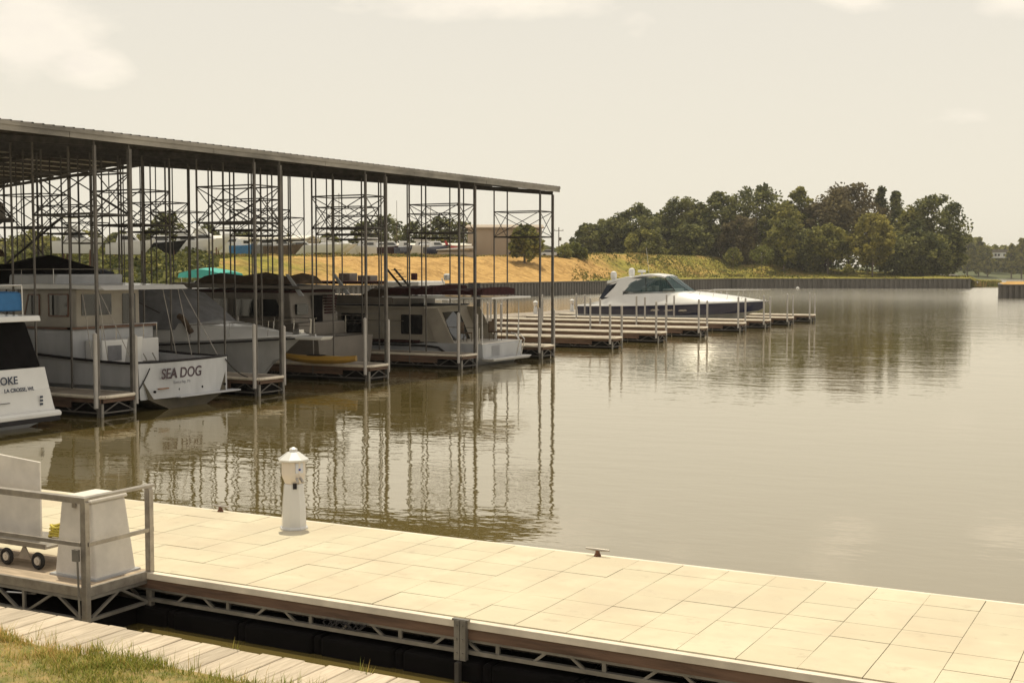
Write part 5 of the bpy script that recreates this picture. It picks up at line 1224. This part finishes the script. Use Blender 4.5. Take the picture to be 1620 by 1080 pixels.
def tree(name, label, base, h, w, leaf, seed, group, n=2600, trunk=.25, low=.12, s=.62, shape='round', cat='tree'):
    rg = random.Random(seed); r = thing(name, label, cat, tuple(base), rg.uniform(0, 6), group)
    nb = rg.randint(18, 25); blobs = []; limbs = []
    for k in range(nb):
        t = (k + .5) / nb; z = h * (low + (1 - low) * t)
        env = (math.sin(math.pi * min(1, max(0, (t * .80 + .16)))) ** .6) if shape == 'round' else (1 - t) ** .8 + .05
        a = k * 2.4 + rg.uniform(-.5, .5); rad = w * .5 * env; rb = w * rg.uniform(.11, .21) * (.6 + .5 * env)
        d = max(0, rad - rb * .5) * rg.uniform(.45, 1.0); blobs.append((math.cos(a) * d, math.sin(a) * d, min(z, h - rb * .8), rb, rg.uniform(.7, 1.0))); limbs.append((math.cos(a) * d * .8, math.sin(a) * d * .8, z - rb * .2))
    for k in range(nb):   # small outlying sprays
        a = rg.uniform(0, 6.3); t = rg.uniform(.15, 1); d = w * .5 * (.75 + .3 * rg.random()) * (math.sin(math.pi * min(1, t * .8 + .15)) if shape == 'round' else (1 - t))
        blobs.append((math.cos(a) * d, math.sin(a) * d, h * (low + (1 - low) * t) * rg.uniform(.96, 1.03), w * rg.uniform(.06, .11), .8))
    mb = MB(); crown(mb, rg, blobs, n, s); mb.build('crown', M[leaf], r)
    mb = MB(); lean = rg.uniform(-.04, .04) * h; mb.tube((0, 0, -1.2), (lean * .5, 0, h * .45), trunk, 7, trunk * .65); mb.tube((lean * .5, 0, h * .45), (lean, 0, h * .85), trunk * .65, 6, trunk * .2)
    for x, y, z in limbs[::1]:
        z0 = max(h * .15, z - h * .16); mb.tube((lean * z0 / h, 0, z0), (x, y, z), trunk * .32, 5, trunk * .1)
    mb.build('trunk', M['bark'], r); return r
# px, top, base, width px, depth, leaf, words
TL = [(932, 352, 412, 40, 352, 'leaf_dark', 'dark tree at the left end of the wood, shorter than its neighbours'), (965, 346, 412, 46, 356, 'leaf_dark', 'second dark tree from the left end of the wood'),
      (1008, 326, 412, 60, 352, 'leaf_dark', 'dark spiky-topped tree rising above the left end of the wood'), (1046, 338, 412, 48, 362, 'leaf_mid', 'mid-green tree in a dip of the treeline on the left of the wood'),
      (1076, 311, 412, 62, 356, 'leaf_dark', 'tall dark tree left of centre in the wood with a rounded top'), (1108, 324, 412, 46, 366, 'leaf_mid', 'olive tree tucked between two taller dark trees'),
      (1140, 304, 415, 62, 352, 'leaf_dark', 'tall dark loose-leaved tree above the cruiser bow'), (1196, 293, 416, 78, 356, 'leaf_dark', 'broad dark tree forming the first high crown of the wood'),
      (1235, 318, 418, 54, 346, 'leaf_mid', 'olive-green tree right of the broad dark crown'), (1262, 298, 420, 44, 352, 'leaf_mid', 'slender feathery tree with see-through top in mid wood'),
      (1296, 318, 424, 62, 350, 'leaf_brown', 'brownish tree left of the highest crown'), (1342, 291, 428, 84, 344, 'leaf_brown', 'highest brownish-leaved tree of the wood with a bare grey trunk'),
      (1392, 294, 428, 40, 356, 'leaf_dark', 'narrow dark cedar-like spire right of the highest crown'), (1416, 302, 430, 52, 362, 'leaf_dark', 'dark tree right of the narrow spire'),
      (1440, 330, 432, 60, 350, 'leaf_mid', 'olive tree below and left of the lacy right-hand tree'), (1478, 306, 433, 76, 348, 'leaf_dark', 'lacy dark tree at the right end of the wood, leaning over the water'),
      (1500, 362, 434, 44, 352, 'leaf_dark', 'low dark tree at the foot of the right end of the wood'), (1380, 336, 433, 54, 326, 'leaf_yellow', 'yellow-green tree standing in front of the wood on the lawn'),
      (1240, 348, 420, 42, 336, 'leaf_mid', 'smaller olive tree at the front edge of mid wood'), (1170, 340, 416, 50, 346, 'leaf_brown', 'brownish understorey tree below the broad dark crown'),
      (1310, 356, 426, 56, 336, 'leaf_mid', 'bushy olive tree at the front edge left of the bare grey trunk'), (1092, 352, 413, 50, 344, 'leaf_dark', 'dark understorey tree at the front of the left wood'),
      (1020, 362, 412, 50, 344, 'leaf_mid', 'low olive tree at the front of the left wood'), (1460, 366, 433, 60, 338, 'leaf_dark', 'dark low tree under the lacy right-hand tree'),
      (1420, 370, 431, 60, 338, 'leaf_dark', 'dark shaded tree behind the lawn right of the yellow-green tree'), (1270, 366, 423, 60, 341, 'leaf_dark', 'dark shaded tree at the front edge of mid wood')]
for i, (px, pt, pb, wp, D, lf, lb) in enumerate(TL):
    base = atd(px, pb + 2, D); h = (pb - pt) * D / FPX; spire = 'narrow' in lb
    tree('broadleaf_tree' if not spire else 'cedar_tree', lb, base, h, wp * D / FPX * 1.42, lf, 100 + i, 'trees of the wood on the point', n=7500 if wp > 55 else 5000, s=.72, trunk=.3 if h > 18 else .22, low=.30 if 'bare grey' in lb else (.25 if i == 17 else .10), shape='spire' if spire else 'round')
# dim mass behind the wood so that little sky shows low down
def woodmass(name, label, rng, D, top_f, n, leaf, s=1.3, low=0.0, thick=20, base=None):
    rg = random.Random(hash(label) % 999 if False else len(label)); mb = MB()
    for i in range(n):
        px = rg.uniform(*rng); d = D + rg.uniform(0, thick); zt = CAMH + (428 - top_f(px)) * D / FPX; zb = 0 if base is None else base
        t = rg.random() ** .8; z = zb + (zt - zb) * t * rg.uniform(.9, 1.0); p = atd(px, 428, d); p.z = z
        a = Vector((rg.uniform(-1, 1), rg.uniform(-1, 1), rg.uniform(-.6, .6))).normalized(); b2 = a.cross(Vector((rg.uniform(-1, 1), rg.uniform(-1, 1), rg.uniform(-1, 1)))).normalized(); q = len(mb.v); ss = s * rg.uniform(.6, 1.3)
        mb.v.extend([tuple(p - a * ss * .6), tuple(p + b2 * ss * .45), tuple(p + a * ss * .6), tuple(p - b2 * ss * .45)]); mb.f.append((q, q + 1, q + 2, q + 3)); mb.m.append(0)
    tag(mb.build(name, M[leaf]), label, 'woods', kind='stuff')
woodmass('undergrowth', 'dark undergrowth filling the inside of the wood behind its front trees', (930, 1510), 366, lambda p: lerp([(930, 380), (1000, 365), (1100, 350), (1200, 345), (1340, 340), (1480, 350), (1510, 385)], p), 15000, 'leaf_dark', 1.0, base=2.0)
woodmass('distant_woods', 'hazy line of distant woods behind the marina yard', (-300, 930), 560, lambda p: lerp([(-300, 372), (200, 378), (500, 392), (700, 390), (850, 384), (880, 388), (930, 384)], p) + 4 * math.sin(p * .06) + 2 * math.sin(p * .21), 13000, 'leaf_mid', 2.4, base=4)
def farf(p): return lerp([(1490, 384), (1515, 378), (1540, 374), (1565, 386), (1580, 390), (1600, 388), (1620, 380), (1700, 376), (1900, 372)], p) + 2.5 * math.sin(p * .13) + 1.5 * math.sin(p * .41)
woodmass('distant_woods', 'hazy blue-green wooded far shore across the water at right', (1480, 2100), 700, farf, 22000, 'leaf_mid', 2.2, thick=60, base=1)
for i, (px, pt, w, lb) in enumerate(((1530, 372, 26, 'rounded hazy tree on the far shore just right of the wood'), (1548, 376, 22, 'second hazy tree on the far shore right of the wood'), (1562, 392, 20, 'low hazy tree on the far shore left of the white house'), (1600, 386, 18, 'thin hazy tree on the far shore just right of the white house'), (1616, 378, 24, 'taller hazy tree on the far shore at the right edge'))):
    base = atd(px, 438, 670); tree('far_shore_tree', lb, base, (438 - pt) * 670 / FPX, w * 670 / FPX, 'leaf_mid', 300 + i, 'trees on the far shore', n=1300, s=1.3, trunk=.4)
# trees in the yard and behind it
YT = [(575, 352, 46, 330, 'leaf_dark', 'dark tree at the left of the dark clump behind the stored boats'), (610, 340, 60, 335, 'leaf_dark', 'tallest rounded dark tree behind the stored boats'), (655, 352, 50, 330, 'leaf_dark', 'dark tree right of the tallest one behind the stored boats'),
      (700, 344, 64, 335, 'leaf_dark', 'wide dark tree left of the tan warehouse'), (735, 350, 44, 340, 'leaf_dark', 'dark tree half behind the tan warehouse'), (830, 358, 50, 240, 'leaf_mid', 'green tree in front of the right end of the tan warehouse'),
      (265, 336, 56, 300, 'leaf_dark', 'tall dark tree left of the long beige building'), (235, 364, 50, 310, 'leaf_mid', 'olive tree left of the tall dark tree behind the columns'), (130, 364, 70, 300, 'leaf_mid', 'broad olive tree behind the trawler flybridge'),
      (50, 368, 80, 300, 'leaf_mid', 'broad olive tree behind the radar arch at far left'), (330, 356, 40, 320, 'leaf_dark', 'dark tree behind the left end of the long beige building'), (190, 370, 50, 300, 'leaf_dark', 'low dark tree behind the columns left of centre'),
      (385, 366, 60, 330, 'leaf_dark', 'low dark tree behind the middle of the long beige building'), (520, 372, 44, 320, 'leaf_dark', 'small dark tree between the masts and the dark clump'), (450, 374, 50, 330, 'leaf_mid', 'small olive tree behind the right end of the beige building')]
for i, (px, pt, wp, D, lf, lb) in enumerate(YT):
    base = atd(px, 408, D); tree('yard_tree', lb, base, (408 - pt) * D / FPX, wp * D / FPX * 1.1, lf, 500 + i, 'trees around the boat yard', n=1800, s=.75, low=.05)
for i, (px, pt, wp, D, lb) in enumerate(((893, 388, 26, 262, 'bright green bush right of the white car'), (910, 384, 26, 268, 'taller bright green bush next to the wood'), (922, 392, 18, 266, 'small yellowish bush at the left foot of the wood'),
                                         (1205, 388, 34, 326, 'yellowish bush at the foot of the broad dark crown'), (1160, 392, 30, 330, 'olive bush at the foot of the left wood'), (1340, 418, 14, 322, 'small dark shrub at the base of the bare grey trunk'))):
    pb = 408 if px < 1000 else (416 if px < 1300 else 431); base = atd(px, pb, D); tree('bush', lb, base, (pb - pt) * D / FPX, wp * D / FPX * 1.1, 'leaf_bush' if i < 4 else 'leaf_mid', 700 + i, 'bushes on the embankment', n=900, s=.4, trunk=.08, low=.0, cat='bush')
# weeds and grass tussocks on the bank
rg = random.Random(5); mb = MB()
for i in range(22000):
    px = rg.uniform(905, 1535) if rg.random() < .8 else rg.uniform(300, 905); px -= 45 * rg.random() if 905 < px < 990 else 0; dw = wall_depth(px); t = rg.random(); 
    if px < 905: t = 1.0 - .12 * rg.random()
    D = dw + lerp(dcrest, px) * t; dens = .5 + .5 * math.sin(px * .03 + t * 7) * math.sin(px * .011)
    if t < .25 and px > 930 and rg.random() < .9: continue
    if px > 1310 and rg.random() < .8: continue
    if rg.random() > dens + .25: continue
    if 860 < px < 990 and rg.random() > (px - 860) / 130 and t < .85: continue
    p = atd(px, 428, D); z = landz(px, D) - .05; h = rg.uniform(.15, .5) * (.6 + .7 * dens); a = rg.uniform(0, 3.1); w = rg.uniform(.15, .4); q = len(mb.v)
    mb.v.extend([(p.x - w * math.cos(a), p.y - w * math.sin(a), z), (p.x + w * math.cos(a), p.y + w * math.sin(a), z), (p.x + rg.uniform(-.3, .3), p.y + rg.uniform(-.2, .2), z + h)]); mb.f.append((q, q + 1, q + 2)); mb.m.append(0)
tag(mb.build('bank_weeds', M['tuft']), 'rough green and brown weeds covering the embankment', 'weeds', kind='stuff')
rg = random.Random(21); mb = MB()
for i in range(9000):
    px = rg.uniform(-150, 345); t = rg.random(); D = wall_depth(px) + lerp(dcrest, px) * t; p = atd(px, 428, D)
    z = landz(px, D) + rg.random() * (.8 + .6 * math.sin(px * .09 + t * 6)); ss = rg.uniform(.35, .8)
    a = Vector((rg.uniform(-1, 1), rg.uniform(-1, 1), rg.uniform(-.6, .6))).normalized(); b2 = a.cross(Vector((rg.uniform(-1, 1), rg.uniform(-1, 1), rg.uniform(-1, 1)))).normalized(); q = len(mb.v); c0 = Vector((p.x, p.y, z))
    mb.v.extend([tuple(c0 - a * ss * .6), tuple(c0 + b2 * ss * .45), tuple(c0 + a * ss * .6), tuple(c0 - b2 * ss * .45)]); mb.f.append((q, q + 1, q + 2, q + 3)); mb.m.append(0)
tag(mb.build('bank_shrubs', M['leaf_dark']), 'low olive shrubs overgrowing the bank behind the covered slips at the left', 'shrubs', kind='stuff')
# riprap at the tip of the point, vegetation spit
rg = random.Random(9); mb = MB()
for i in range(260):
    px = rg.uniform(1478, 1552); D = lerp([(1478, 372), (1552, 342)], px) + rg.uniform(-5, 8); p = atd(px, 428, D); s_ = rg.uniform(.3, .9); z = max(.0, lerp([(1478, 3.2), (1530, 2.4), (1552, .4)], px)) + rg.uniform(-.1, .3)
    mb.lathe([(s_ * .5, -s_ * .3), (s_, 0), (s_ * .6, s_ * .4)], c=(p.x, p.y, z), n=5, rot0=rg.uniform(0, 6))
tag(mb.build('riprap', M['rock']), 'pale riprap stones at the tip of the wooded point', 'stones', kind='stuff')
rg = random.Random(10); mb = MB()
for i in range(1500):
    px = rg.uniform(1536, 1586); D = rg.uniform(332, 380); p = atd(px, 428, D); q = len(mb.v); w = rg.uniform(.2, .5); a = rg.uniform(0, 3); z = .2; h = rg.uniform(.5, 1.6) * lerp([(1536, 1.3), (1560, 1), (1586, .8)], px)
    mb.v.extend([(p.x - w * math.cos(a), p.y - w * math.sin(a), z), (p.x + w * math.cos(a), p.y + w * math.sin(a), z), (p.x, p.y, z + h)]); mb.f.append((q, q + 1, q + 2)); mb.m.append(0)
tag(mb.build('shore_reeds', M['tuft']), 'green reeds and weeds on the low spit between the two sea walls', 'reeds', kind='stuff')
# house on far shore
p = atd(1564, 408, 690); b = thing('white_house', 'white house among trees on the far shore at right', 'house', tuple(p), YAW)
mb = MB(); mb.box(0, 10.5, 0, 7, 0, 3.0); mb.build('wall', M['gel'], b)
mb = MB(); mb.prism([(-.6, 3.0), (11, 3.0), (10.0, 4.6), (.5, 4.6)], -.5, 7.5); mb.build('roof', M['roof'], b)
for x in (1, 3.2, 5, 8): mb = MB(); mb.box(x, x + 1.1, -.06, 0, 1.0, 2.2); mb.build('window', M['glass'], b)
# small white buoy
p = (-70.0, 210.0, 0); b = thing('buoy', 'small white buoy floating in front of the sea wall', 'buoy', tuple(atd(1262, 456, 300).xy) + (0,))
mb = MB(); mb.lathe([(.2, -.1), (.45, .1), (.4, .4), (.1, .55)], n=10); mb.build('float', M['gel'], b, smooth=True); mb = MB(); mb.tube((0, 0, .5), (0, 0, .9), .04); mb.build('ring', M['steel'], b)

# ------------------------------------------------------------------ summer haze
def haze(density):
    m = bpy.data.materials.new('haze'); m.use_nodes = True; t = m.node_tree; n = t.nodes; n.remove(n['Principled BSDF'])
    v = n.new('ShaderNodeVolumePrincipled'); v.inputs['Color'].default_value = (.92, .90, .86, 1); v.inputs['Density'].default_value = density; v.inputs['Anisotropy'].default_value = .3
    t.links.new(v.outputs[0], n['Material Output'].inputs['Volume'])
    mb = MB(); mb.box(-4300, 4300, -500, 6300, -4.5, 46); tag(mb.build('haze', m), 'pale summer haze over the lake', 'haze', kind='stuff')
haze(.00017)
